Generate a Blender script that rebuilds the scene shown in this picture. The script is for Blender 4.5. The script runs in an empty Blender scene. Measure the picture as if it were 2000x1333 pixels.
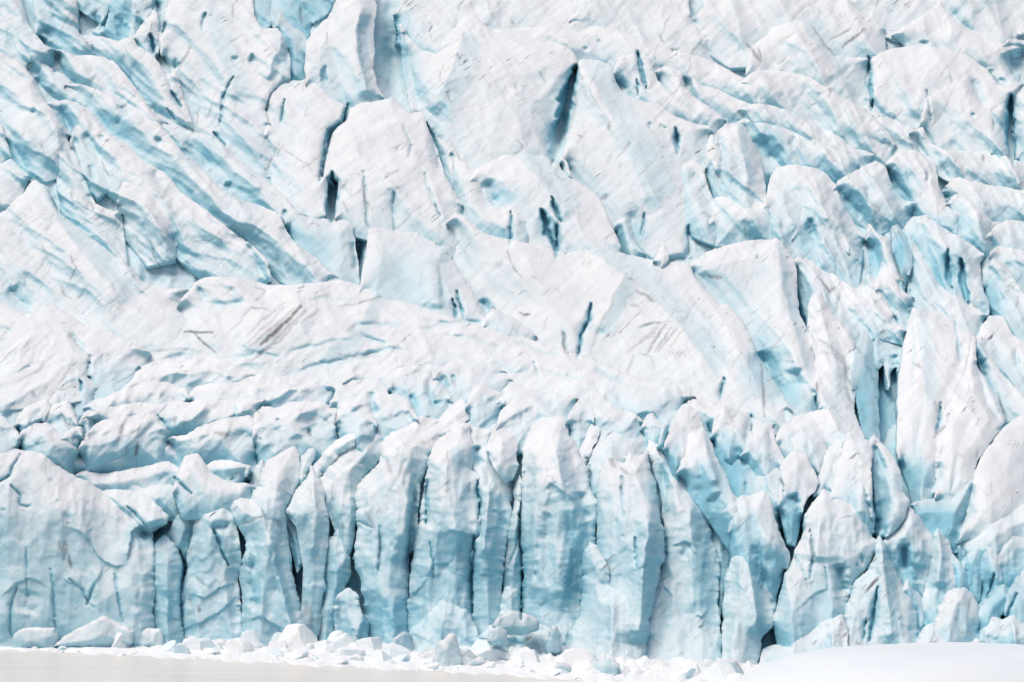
import bpy, bmesh, math, random
import numpy as np
from mathutils import Vector

# ------------------------------------------------------------------ camera, sky, sun, exposure
scene = bpy.context.scene
K = 2e-4            # tangent of the angle that one photo pixel covers
HZ = 845.0          # photo row of the horizon (camera is level, lens shifted up)
CH = 25.0           # camera height above the lagoon
D0 = 300.0          # distance from the camera to the world origin (the glacier front)

cam_d = bpy.data.cameras.new('camera')
cam_d.sensor_width = 36.0
cam_d.lens = 36.0 / (2000 * K)
cam_d.shift_y = (HZ - 666.5) / 2000.0
cam_d.clip_start = 1.0
cam_d.clip_end = 5000.0
cam = bpy.data.objects.new('camera', cam_d)
cam.location = (0, -D0, CH)
cam.rotation_euler = (math.radians(90), 0, 0)
scene.collection.objects.link(cam)
scene.camera = cam

SUN_EL, SUN_AZ = math.radians(68), math.radians(-60)      # azimuth from behind the camera, to the left
to_sun = Vector((math.sin(SUN_AZ) * math.cos(SUN_EL), -math.cos(SUN_AZ) * math.cos(SUN_EL), math.sin(SUN_EL)))
world = bpy.data.worlds.new('World'); scene.world = world
world.use_nodes = True
wn = world.node_tree.nodes; wl = world.node_tree.links
sky = wn.new('ShaderNodeTexSky'); sky.sky_type = 'NISHITA'; sky.sun_disc = False
sky.sun_elevation = SUN_EL
sky.sun_rotation = math.atan2(to_sun.x, to_sun.y)
sky.air_density = 1.0; sky.dust_density = 3.2; sky.ozone_density = 1.0
wl.new(sky.outputs[0], wn['Background'].inputs[0])
wn['Background'].inputs[1].default_value = 0.078
sun_d = bpy.data.lights.new('sun', 'SUN')
sun_d.energy = 1.4; sun_d.angle = math.radians(38); sun_d.color = (1.0, 0.945, 0.85)
sun = bpy.data.objects.new('sun', sun_d)
sun.rotation_euler = (-to_sun).to_track_quat('-Z', 'Y').to_euler()
sun.location = (0, -100, 200)
scene.collection.objects.link(sun)
scene.view_settings.view_transform = 'Standard'
scene.view_settings.look = 'None'
scene.view_settings.exposure = 0.53
scene.view_settings.gamma = 1.0
scene.view_settings.use_curve_mapping = False
scene.cycles.diffuse_bounces = 6
scene.cycles.max_bounces = 8

COL = scene.collection
rng = np.random.RandomState(7)
random.seed(7)

# ------------------------------------------------------------------ materials
def nd(nt, t, **kw):
    n = nt.nodes.new(t)
    for k, v in kw.items():
        setattr(n, k, v)
    return n

def mth(nt, op, a, b=None, c=None, clamp=False):
    n = nt.nodes.new('ShaderNodeMath'); n.operation = op; n.use_clamp = clamp
    for i, x in enumerate((a, b, c)):
        if x is None: continue
        if isinstance(x, (int, float)): n.inputs[i].default_value = x
        else: nt.links.new(x, n.inputs[i])
    return n.outputs[0]

def noise(nt, vec, scale, detail=4, rough=0.55):
    n = nt.nodes.new('ShaderNodeTexNoise')
    n.inputs['Scale'].default_value = scale
    n.inputs['Detail'].default_value = detail
    n.inputs['Roughness'].default_value = rough
    nt.links.new(vec, n.inputs['Vector'])
    return n.outputs[0]

def mapping(nt, vec, rot=(0, 0, 0), scale=(1, 1, 1)):
    for r, s in ((rot, (1, 1, 1)), ((0, 0, 0), scale)):        # turn first, then stretch
        n = nt.nodes.new('ShaderNodeMapping')
        n.inputs['Rotation'].default_value = r
        n.inputs['Scale'].default_value = s
        nt.links.new(vec, n.inputs['Vector']); vec = n.outputs[0]
    return vec

def maprange(nt, v, a, b, c=0.0, d=1.0, smooth=True):
    n = nt.nodes.new('ShaderNodeMapRange')
    n.interpolation_type = 'SMOOTHSTEP' if smooth else 'LINEAR'
    n.inputs[1].default_value = a; n.inputs[2].default_value = b
    n.inputs[3].default_value = c; n.inputs[4].default_value = d
    nt.links.new(v, n.inputs[0])
    return n.outputs[0]

def ice_material():
    m = bpy.data.materials.new('glacier_ice'); m.use_nodes = True
    nt = m.node_tree; L = nt.links
    bsdf = nt.nodes['Principled BSDF']
    geo = nd(nt, 'ShaderNodeNewGeometry')
    pos = geo.outputs['Position']
    blueness = nd(nt, 'ShaderNodeAttribute', attribute_name='blueness').outputs['Fac']
    dirt = nd(nt, 'ShaderNodeAttribute', attribute_name='dirt').outputs['Fac']
    sep = nd(nt, 'ShaderNodeSeparateXYZ'); L.new(geo.outputs['Normal'], sep.inputs[0])
    nbig = noise(nt, pos, 0.16, 4, 0.6)
    nmid = noise(nt, pos, 0.9, 5, 0.6)
    # bare ice shows where the crust cannot lie: steep faces
    nz = mth(nt, 'ADD', sep.outputs['Z'], mth(nt, 'MULTIPLY', mth(nt, 'SUBTRACT', nbig, 0.5), 0.30))
    nz = mth(nt, 'ADD', nz, mth(nt, 'MULTIPLY', mth(nt, 'SUBTRACT', nmid, 0.5), 0.10))
    bare = maprange(nt, nz, 0.72, -0.25, smooth=False)
    f = mth(nt, 'ADD', mth(nt, 'MULTIPLY', bare, 0.74), blueness, clamp=True)
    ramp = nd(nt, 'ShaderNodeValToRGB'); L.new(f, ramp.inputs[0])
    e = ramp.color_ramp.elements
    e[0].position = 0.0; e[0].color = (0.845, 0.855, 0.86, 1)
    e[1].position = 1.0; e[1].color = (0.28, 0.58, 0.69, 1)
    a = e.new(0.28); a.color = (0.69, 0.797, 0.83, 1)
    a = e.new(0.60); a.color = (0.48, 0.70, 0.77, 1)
    # ash in streaks and specks on the crust
    st = mapping(nt, pos, (0, math.radians(42), 0), (0.30, 0.35, 2.4))
    ns = noise(nt, st, 1.0, 4, 0.58)
    streak = maprange(nt, ns, 0.585, 0.68)
    patch = maprange(nt, noise(nt, pos, 0.075, 3, 0.5), 0.42, 0.62)
    patch = mth(nt, 'MULTIPLY', patch, maprange(nt, noise(nt, pos, 0.22, 3, 0.6), 0.42, 0.66))
    streak = mth(nt, 'MULTIPLY', streak, patch)
    sp = maprange(nt, noise(nt, mapping(nt, pos, (0, math.radians(62), 0), (0.8, 0.8, 2.4)), 1.2, 3, 0.5), 0.70, 0.77)
    ash = mth(nt, 'MAXIMUM', mth(nt, 'MULTIPLY', streak, 0.9), mth(nt, 'MULTIPLY', mth(nt, 'MULTIPLY', sp, patch), 0.8))
    ash = mth(nt, 'MULTIPLY', ash, mth(nt, 'SUBTRACT', 1.0, bare))
    dl = mth(nt, 'MULTIPLY', dirt, maprange(nt, noise(nt, pos, 1.6, 4, 0.6), 0.22, 0.52))
    ash = mth(nt, 'MAXIMUM', ash, dl, clamp=True)
    mix = nd(nt, 'ShaderNodeMix', data_type='RGBA')
    L.new(ash, mix.inputs[0]); L.new(ramp.outputs[0], mix.inputs[6])
    mix.inputs[7].default_value = (0.115, 0.105, 0.11, 1)
    # faint warm and grey variation
    tone = nd(nt, 'ShaderNodeMix', data_type='RGBA', blend_type='MULTIPLY')
    tone.inputs[0].default_value = 1.0
    tr = nd(nt, 'ShaderNodeValToRGB'); L.new(noise(nt, st, 0.55, 4, 0.6), tr.inputs[0])
    tr.color_ramp.elements[0].position = 0.32; tr.color_ramp.elements[0].color = (1, 1, 1, 1)
    tr.color_ramp.elements[1].position = 0.72; tr.color_ramp.elements[1].color = (0.88, 0.87, 0.87, 1)
    L.new(mix.outputs[2], tone.inputs[6]); L.new(tr.outputs[0], tone.inputs[7])
    L.new(tone.outputs[2], bsdf.inputs['Base Color'])
    bsdf.inputs['Roughness'].default_value = 0.62
    bsdf.inputs['Specular IOR Level'].default_value = 0.25
    # relief: grain along the flow, granular crust, fine pitting
    g1 = noise(nt, mapping(nt, pos, (0, math.radians(38), 0), (0.45, 0.7, 2.4)), 3.2, 6, 0.66)
    g2 = noise(nt, pos, 8.0, 4, 0.7)
    g3 = noise(nt, mapping(nt, pos, (0, 0, 0), (0.35, 0.6, 2.2)), 2.4, 4, 0.6)
    h = mth(nt, 'ADD', mth(nt, 'MULTIPLY', g1, 0.55), mth(nt, 'MULTIPLY', g2, 0.22))
    h = mth(nt, 'ADD', h, mth(nt, 'MULTIPLY', mth(nt, 'MULTIPLY', g3, bare), 0.14))
    bp = nd(nt, 'ShaderNodeBump'); bp.inputs['Strength'].default_value = 0.45; bp.inputs['Distance'].default_value = 0.28
    L.new(h, bp.inputs['Height']); L.new(bp.outputs[0], bsdf.inputs['Normal'])
    return m

def brash_material():
    m = bpy.data.materials.new('brash_ice_white'); m.use_nodes = True
    nt = m.node_tree; L = nt.links; bsdf = nt.nodes['Principled BSDF']
    geo = nd(nt, 'ShaderNodeNewGeometry'); pos = geo.outputs['Position']
    sep = nd(nt, 'ShaderNodeSeparateXYZ'); L.new(geo.outputs['Normal'], sep.inputs[0])
    blueness = nd(nt, 'ShaderNodeAttribute', attribute_name='blueness').outputs['Fac']
    n = noise(nt, pos, 0.8, 4, 0.6)
    f = mth(nt, 'ADD', maprange(nt, mth(nt, 'ADD', sep.outputs['Z'], mth(nt, 'MULTIPLY', mth(nt, 'SUBTRACT', n, 0.5), 0.5)), 0.35, -0.35, 0, 0.55), blueness, clamp=True)
    ramp = nd(nt, 'ShaderNodeValToRGB'); L.new(f, ramp.inputs[0])
    e = ramp.color_ramp.elements
    e[0].color = (0.90, 0.90, 0.895, 1); e[1].color = (0.30, 0.62, 0.73, 1)
    a = e.new(0.45); a.color = (0.74, 0.86, 0.89, 1)
    sp = maprange(nt, noise(nt, mapping(nt, pos, (0, 0, 0), (0.6, 1, 1.5)), 1.1, 4, 0.6), 0.66, 0.78, 0, 0.35)
    mix = nd(nt, 'ShaderNodeMix', data_type='RGBA'); L.new(sp, mix.inputs[0]); L.new(ramp.outputs[0], mix.inputs[6])
    mix.inputs[7].default_value = (0.30, 0.28, 0.27, 1)
    L.new(mix.outputs[2], bsdf.inputs['Base Color'])
    bsdf.inputs['Roughness'].default_value = 0.55
    bsdf.inputs['Specular IOR Level'].default_value = 0.3
    bp = nd(nt, 'ShaderNodeBump'); bp.inputs['Strength'].default_value = 0.5; bp.inputs['Distance'].default_value = 0.3
    L.new(noise(nt, pos, 3.0, 5, 0.65), bp.inputs['Height']); L.new(bp.outputs[0], bsdf.inputs['Normal'])
    return m

def iceberg_material():
    m = bpy.data.materials.new('iceberg_snow'); m.use_nodes = True
    nt = m.node_tree; L = nt.links; bsdf = nt.nodes['Principled BSDF']
    pos = nd(nt, 'ShaderNodeNewGeometry').outputs['Position']
    ramp = nd(nt, 'ShaderNodeValToRGB'); L.new(noise(nt, mapping(nt, pos, (0, 0.1, 0), (0.3, 0.4, 1.6)), 0.5, 4, 0.55), ramp.inputs[0])
    ramp.color_ramp.elements[0].position = 0.35; ramp.color_ramp.elements[0].color = (0.80, 0.82, 0.83, 1)
    ramp.color_ramp.elements[1].position = 0.75; ramp.color_ramp.elements[1].color = (0.75, 0.80, 0.825, 1)
    L.new(ramp.outputs[0], bsdf.inputs['Base Color'])
    bsdf.inputs['Roughness'].default_value = 0.55
    bp = nd(nt, 'ShaderNodeBump'); bp.inputs['Strength'].default_value = 0.3; bp.inputs['Distance'].default_value = 0.2
    L.new(noise(nt, pos, 2.0, 4, 0.6), bp.inputs['Height']); L.new(bp.outputs[0], bsdf.inputs['Normal'])
    return m

def water_material():
    m = bpy.data.materials.new('silty_meltwater'); m.use_nodes = True
    nt = m.node_tree; L = nt.links; bsdf = nt.nodes['Principled BSDF']
    pos = nd(nt, 'ShaderNodeNewGeometry').outputs['Position']
    ramp = nd(nt, 'ShaderNodeValToRGB')
    L.new(noise(nt, mapping(nt, pos, (0, 0, 0.12), (0.02, 0.22, 1)), 1.0, 5, 0.6), ramp.inputs[0])
    ramp.color_ramp.elements[0].position = 0.3; ramp.color_ramp.elements[0].color = (0.80, 0.725, 0.65, 1)
    ramp.color_ramp.elements[1].position = 0.7; ramp.color_ramp.elements[1].color = (0.86, 0.80, 0.735, 1)
    L.new(ramp.outputs[0], bsdf.inputs['Base Color'])
    bsdf.inputs['Roughness'].default_value = 0.24
    bsdf.inputs['Specular IOR Level'].default_value = 0.45
    bp = nd(nt, 'ShaderNodeBump'); bp.inputs['Strength'].default_value = 0.8; bp.inputs['Distance'].default_value = 0.25
    L.new(noise(nt, mapping(nt, pos, (0, 0, 0.1), (0.12, 0.9, 1)), 1.2, 5, 0.6), bp.inputs['Height'])
    L.new(bp.outputs[0], bsdf.inputs['Normal'])
    return m

ICE = ice_material(); BRASH = brash_material(); BERG = iceberg_material(); WATER = water_material()

# ------------------------------------------------------------------ fields over the slope, in survey coordinates (photo pixels)
U0, U1, V0, V1, GS = -170.0, 2170.0, -130.0, 1340.0, 2.0
NU = int((U1 - U0) / GS) + 1
NV = int((V1 - V0) / GS) + 1
GU, GV = np.meshgrid(U0 + GS * np.arange(NU), V0 + GS * np.arange(NV))
GU = GU.astype(np.float32); GV = GV.astype(np.float32)

def vnoise(x, y, seed):
    """smooth lattice noise, -1..1"""
    r = np.random.RandomState(seed)
    tab = r.uniform(-1, 1, (128, 128)).astype(np.float32)
    xi = np.floor(x).astype(np.int64); yi = np.floor(y).astype(np.int64)
    fx = (x - xi); fy = (y - yi)
    fx = fx * fx * fx * (fx * (fx * 6 - 15) + 10); fy = fy * fy * fy * (fy * (fy * 6 - 15) + 10)
    a = tab[yi & 127, xi & 127]; b = tab[yi & 127, (xi + 1) & 127]
    c = tab[(yi + 1) & 127, xi & 127]; d = tab[(yi + 1) & 127, (xi + 1) & 127]
    return (a + (b - a) * fx) * (1 - fy) + (c + (d - c) * fx) * fy

def fbm(x, y, seed, octs=4, gain=0.5, ridged=False):
    s = np.zeros_like(x, dtype=np.float32); amp = 1.0; tot = 0.0
    for i in range(octs):
        n = vnoise(x * (2.03 ** i) + 13.7 * i, y * (2.03 ** i) + 7.1 * i, seed + i)
        if ridged: n = 1 - 2 * np.abs(n)
        s += amp * n; tot += amp; amp *= gain
    return s / tot

def P(s):
    return np.array([[float(c) for c in p.split(',')] for p in s.split()], dtype=np.float64)

# distance from the camera to the mean ice surface, by column and row
CU = np.array([-200, 80, 280, 450, 600, 760, 1000, 1250, 1450, 2200.])
CV = np.array([-140, 0, 350, 600, 700, 800, 880, 1000, 1150, 1265, 1350.])
CY = np.array([
    [416, 402, 366, 342, 330, 315, 306, 303, 301, 299, 292],
    [416, 402, 366, 342, 331, 317, 308, 303, 301, 299, 292],
    [416, 402, 366, 343, 332, 320, 313, 306, 301, 299, 292],
    [416, 402, 366, 343, 331, 319, 312, 304, 301, 299, 292],
    [416, 402, 366, 342, 331, 318, 310, 303.5, 301, 298, 291],
    [416, 402, 366, 343, 331, 316, 306, 302, 299, 296, 289],
    [416, 402, 366, 344, 332, 316, 305, 300, 297, 294, 286],
    [416, 402, 368, 345, 332, 314, 302, 294, 289, 284, 277],
    [416, 402, 368, 344, 331, 316, 306, 296, 289, 283, 277],
    [416, 402, 368, 343, 331, 320, 311, 300, 292, 285, 278.]])
cols = np.stack([np.interp(GV[:, 0], CV, CY[i]) for i in range(len(CU))], 1)
YB = np.stack([np.interp(GU[0], CU, cols[j]) for j in range(NV)], 0)
kern = np.hanning(31); kern /= kern.sum()
pad = np.pad(YB, ((15, 15), (0, 0)), mode='edge')
YB = sum(kern[i] * pad[i:i + NV] for i in range(31))
pad = np.pad(YB, ((0, 0), (15, 15)), mode='edge')
YB = sum(kern[i] * pad[:, i:i + NU] for i in range(31)).astype(np.float32)

def samp(F, u, v):
    x = np.clip((u - U0) / GS, 0, NU - 1.001); y = np.clip((v - V0) / GS, 0, NV - 1.001)
    xi = x.astype(np.int64); yi = y.astype(np.int64); fx = x - xi; fy = y - yi
    return (F[yi, xi] * (1 - fx) + F[yi, xi + 1] * fx) * (1 - fy) + (F[yi + 1, xi] * (1 - fx) + F[yi + 1, xi + 1] * fx) * fy

def to_world(u, v, Y):
    return np.stack([(u - 1000.0) * K * Y, Y - D0, CH + (HZ - v) * K * Y], -1)

def smooth(a, b, x):
    t = np.clip((x - a) / (b - a), 0, 1)
    return t * t * (3 - 2 * t)

# ------------------------------------------------------------------ cracks, gullies, ridges, ledges, pits and ash lines that cross the ice
LIFT = np.zeros((NV, NU), np.float32)      # metres towards the lagoon
FRESH_AND_SHADE = np.zeros((NV, NU), np.float32)     # newly opened blue ice, plus shade painted in as blue
DIRT = np.zeros((NV, NU), np.float32)
WU = (GU + 4.5 * fbm(GU / 24, GV / 24, 101, 4, 0.65)).astype(np.float32)
WV = (GV + 4.5 * fbm(GU / 24, GV / 24, 151, 4, 0.65)).astype(np.float32)

def near_line(pts, reach):
    """window, distance, signed side and position along a polyline"""
    x0, y0 = pts.min(0) - reach; x1, y1 = pts.max(0) + reach
    i0 = max(0, int((x0 - U0) / GS)); i1 = min(NU, int((x1 - U0) / GS) + 2)
    j0 = max(0, int((y0 - V0) / GS)); j1 = min(NV, int((y1 - V0) / GS) + 2)
    if i1 <= i0 or j1 <= j0: return None
    W = (slice(j0, j1), slice(i0, i1))
    u = WU[W]; v = WV[W]
    best = np.full(u.shape, 1e9, np.float32); side = np.zeros(u.shape, np.float32); along = np.zeros(u.shape, np.float32)
    seg = np.diff(pts, axis=0); ln = np.hypot(seg[:, 0], seg[:, 1]) + 1e-6
    cum = np.concatenate([[0], np.cumsum(ln)]); tot = cum[-1]
    for k in range(len(seg)):
        dx = u - pts[k, 0]; dy = v - pts[k, 1]
        t = np.clip((dx * seg[k, 0] + dy * seg[k, 1]) / ln[k] ** 2, 0, 1)
        ex = dx - t * seg[k, 0]; ey = dy - t * seg[k, 1]
        d = np.hypot(ex, ey)
        m = d < best
        best = np.where(m, d, best)
        cr = (seg[k, 0] * dy - seg[k, 1] * dx)
        side = np.where(m, np.sign(cr), side)          # +1: right-hand side when walking down the line in the photo
        along = np.where(m, (cum[k] + t * ln[k]) / tot, along)
    return W, best, side, along

def crack(s, w, depth, blue=0.7):
    pts = P(s)
    pts[0] += 0.18 * (pts[0] - pts[1]); pts[-1] += 0.18 * (pts[-1] - pts[-2])
    r = near_line(pts, w * 3.5 + 6)
    if r is None: return
    W, d, sd, al = r
    if w < 13: w = 0.62 * w
    wv = 0.5 * w * np.clip(2.2 * np.minimum(al + 0.01, 1.01 - al), 0, 1)
    ww = 0.5 * w * np.clip(3.5 * np.minimum(al + 0.01, 1.01 - al), 0, 1) ** 0.7 * np.clip(0.85 + 0.8 * fbm(GU[W] / 16, GV[W] / 16, 171, 3), 0.25, 1.8)
    f = 1 - smooth(ww * 0.35, ww * 1.2 + 0.6, d)
    LIFT[W] -= 0.55 * depth * f + 0.32 * depth * np.clip(1 - d / (wv * 4.5 + 3), 0, 1) ** 1.4
    FRESH_AND_SHADE[W] = np.maximum(FRESH_AND_SHADE[W], 0.3 * blue * np.clip(1 - d / (wv * 4 + 3), 0, 1))
    FRESH_AND_SHADE[W] = np.maximum(FRESH_AND_SHADE[W], 0.85 * blue * (1 - smooth(ww * 0.7, ww * 1.6 + 1.0, d)))

def gully(s, w, depth, blue=0.25):
    r = near_line(P(s), w * 1.2)
    if r is None: return
    W, d, sd, al = r
    tap = np.clip(np.sin(np.pi * np.clip(al, 0.0, 1.0)) * 1.6, 0.15, 1)
    f = np.clip(1 - d / w, 0, 1) ** 1.5 * tap
    LIFT[W] -= 0.8 * depth * f
    FRESH_AND_SHADE[W] = np.maximum(FRESH_AND_SHADE[W], 0.6 * blue * smooth(0.1, 0.8, f))

def ridge(s, amp, wr, wl, blue=0.20):
    """roof-like ridge; wr is its reach on the right-hand side (walking the line), wl on the left"""
    r = near_line(P(s), max(wr, wl))
    if r is None: return
    W, d, sd, al = r
    w = np.where(sd > 0, wr, wl)
    f = np.clip(1 - d / w, 0, 1)
    f = f * (0.55 + 0.45 * f) * np.clip(np.minimum(al, 1 - al) * 8 + 0.15, 0, 1)
    LIFT[W] += amp * f
    if wl < wr: FRESH_AND_SHADE[W] = np.maximum(FRESH_AND_SHADE[W], blue * np.where(sd < 0, smooth(0.0, 0.45, f), 0))  # paints shade on the steep side as extra blue

def ledge(s, amp, reach, blue=0.0):
    """ice on the left-hand side of the line stands proud and tapers away; a clean break on the other side"""
    amp *= 0.4; reach *= 0.6; blue *= 0.4
    r = near_line(P(s), reach)
    if r is None: return
    W, d, sd, al = r
    tap = np.clip(np.minimum(al, 1 - al) * 6 + 0.1, 0, 1)
    f = np.where(sd < 0, np.clip(1 - d / reach, 0, 1) ** 1.5, 0) * tap
    LIFT[W] += amp * f
    FRESH_AND_SHADE[W] = np.maximum(FRESH_AND_SHADE[W], blue * np.where(sd > 0, 1 - smooth(0, reach * 0.35, d), 0) * tap)

def pit(u, v, ru, rv, depth, blue=0.55):
    q = P('%f,%f' % (u, v)); R = max(ru, rv) * 1.8
    i0 = max(0, int((u - R - U0) / GS)); i1 = min(NU, int((u + R - U0) / GS) + 2)
    j0 = max(0, int((v - R - V0) / GS)); j1 = min(NV, int((v + R - V0) / GS) + 2)
    W = (slice(j0, j1), slice(i0, i1))
    e = np.hypot((WU[W] - u) / ru, (WV[W] - v) / rv)
    f = 1 - smooth(0.2, 1.25, e + 0.35 * fbm(GU[W] / 9, GV[W] / 9, 181, 3))
    LIFT[W] -= 0.5 * depth * f
    FRESH_AND_SHADE[W] = np.maximum(FRESH_AND_SHADE[W], 0.45 * blue * f)

def ash(s, w, k=0.8):
    r = near_line(P(s), w * 3)
    if r is None: return
    W, d, sd, al = r
    ww = 0.5 * w * (0.4 + 0.6 * np.sin(np.pi * np.clip(al, 0.05, 0.95)))
    f = 1 - smooth(ww * 0.4, ww * 1.4 + 0.8, d)
    DIRT[W] = np.maximum(DIRT[W], k * f)
    LIFT[W] -= 0.10 * f

for a in (
    ('1125,132 1115,162 1106,215 1092,250 1080,310', 30, 8, 0.9), ('679,209 669,236 642,256 632,294 625,345', 9, 2.6),
    ('649,345 649,385 647,426', 19, 5, 0.85), ('553,200 549,232', 7, 2), ('1154,596 1148,625 1135,655 1132,694', 11, 3),
    ('1697,116 1700,160 1703,210', 7, 3, 0.9), ('1246,106 1253,140 1260,172', 11, 3), ('1243,158 1246,180', 5, 2), ('1974,195 1971,250 1977,310', 16, 6, 0.9),
    ('1061,416 1070,452 1081,486', 14, 4, 0.85), ('1078,392 1088,415 1094,432', 9, 3), ('1086,446 1087,494', 10, 4, 0.9),
    ('1258,424 1254,456', 4, 1.5), ('1413,742 1408,775', 10, 2.5), ('997,422 998,470', 7, 2), ('1320,255 1322,292', 9, 2.5),
    ('1851,495 1851,530 1858,560', 12, 3), ('1877,515 1880,550 1890,588', 14, 3.5), ('1712,1155 1705,1200 1698,1245', 9, 2.2),
    ('1690,1215 1688,1245', 5, 1.5), ('1300,1050 1302,1082', 4, 1.2),
    ('885,590 890,618', 10, 2.5), ('893,575 903,612', 8, 2.2), ('1240,1060 1243,1105', 5, 1.0), ('1213,940 1216,1000', 5, 0.9, 0.4),
    ('0,942 18,930 35,895', 6, 1.0), ('22,952 38,968 39,985 52,990', 4, 0.8), ('50,1082 54,1150', 5, 0.5, 0.4), ('22,1240 20,1190 32,1150', 5, 0.7),
    ('101,1120 106,1170 108,1225', 6, 0.6, 0.4), ('225,1130 233,1180 240,1212', 4, 0.6), ('172,1175 163,1155 140,1135', 6, 0.7, 0.4), ('172,1175 185,1140', 5, 0.6),
    ('250,991 270,1012 282,1024', 5, 1.0), ('418,1040 430,1070 445,1105', 9, 1.6), ('350,1080 358,1105 352,1165 356,1215', 7, 2.0), ('345,935 360,955 372,962', 6, 1.2),
    ('835,945 832,990 831,1020', 6, 1.6), ('932,945 938,975 935,1010', 8, 2.0), ('925,1055 924,1110 919,1150 923,1190', 9, 2.4, 0.8), ('1017,1000 1016,1060 1022,1110 1019,1195', 9, 2.6, 0.8),
    ('1016,1045 1003,1080 993,1110', 5, 0.8, 0.3), ('840,1065 846,1095 848,1130', 5, 0.7), ('742,1035 741,1080 739,1120', 7, 1.0, 0.3), ('703,1020 722,1028', 4, 0.6, 0.2),
    ('1151,914 1152,950', 4, 0.8, 0.3), ('1583,1042 1588,1085 1583,1125', 7, 1.0, 0.35), ('1556,1095 1572,1128', 4, 0.7, 0.3), ('1613,1115 1618,1150', 4, 0.7, 0.3),
    ('1522,918 1526,950 1530,962', 5, 0.9, 0.3), ('505,905 500,890', 4, 0.8), ('456,935 450,938', 4, 0.8), ('1950,840 1965,830', 4, 1.0),
    ('311,815 330,845', 5, 0.9, 0.5), ('459,792 460,815', 4, 0.8, 0.6), ('174,700 172,735', 5, 1.4, 0.5), ('157,745 160,762', 8, 1.6, 0.8),
    ('1100,655 1112,690', 4, 0.8, 0.3), ('1044,712 1052,735', 4, 0.8, 0.5), ('1385,835 1395,870', 5, 1.0, 0.5), ('1467,815 1469,845', 6, 1.2, 0.6),
    ('790,252 803,280 798,305', 5, 0.9, 0.4), ('831,345 845,395 858,420', 5, 1.0, 0.3), ('887,320 887,370', 4, 1.0, 0.2), ('713,350 718,430', 7, 1.2, 0.2), ('768,385 770,440', 7, 1.3, 0.25),
    ('1590,55 1615,95 1632,112', 4, 0.6, 0.1), ('1812,185 1818,230', 6, 1.0, 0.2), ('1290,245 1300,250', 4, 0.8, 0.3), ('1345,450 1347,500', 12, 3.0, 0.7),
    ('305,5 310,20', 14, 5, 0.95), ('296,70 300,100', 12, 3, 0.7), ('322,45 318,65', 8, 2.5, 0.6), ('395,55 400,30', 8, 2, 0.5), ('340,135 350,125', 5, 1.2, 0.3),
    ('338,185 352,205', 9, 2.2, 0.6), ('330,215 342,232', 7, 1.8, 0.5), ('430,240 438,190 452,155', 9, 1.8, 0.4), ('420,262 436,280', 10, 2.0, 0.5),
    ('1885,1080 1890,1110', 5, 1.0, 0.5), ('1690,960 1700,1010', 6, 1.2, 0.4), ('1836,795 1832,838', 10, 2.0, 0.7), ('1778,610 1786,700 1782,760', 5, 0.5, 0.3),
    ('1868,640 1875,700', 10, 1.0, 0.5), ('1940,1125 1935,1155 1928,1168', 8, 2.0, 0.7), ('1985,1165 1968,1195', 7, 1.6, 0.7),
): crack(*a)
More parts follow.
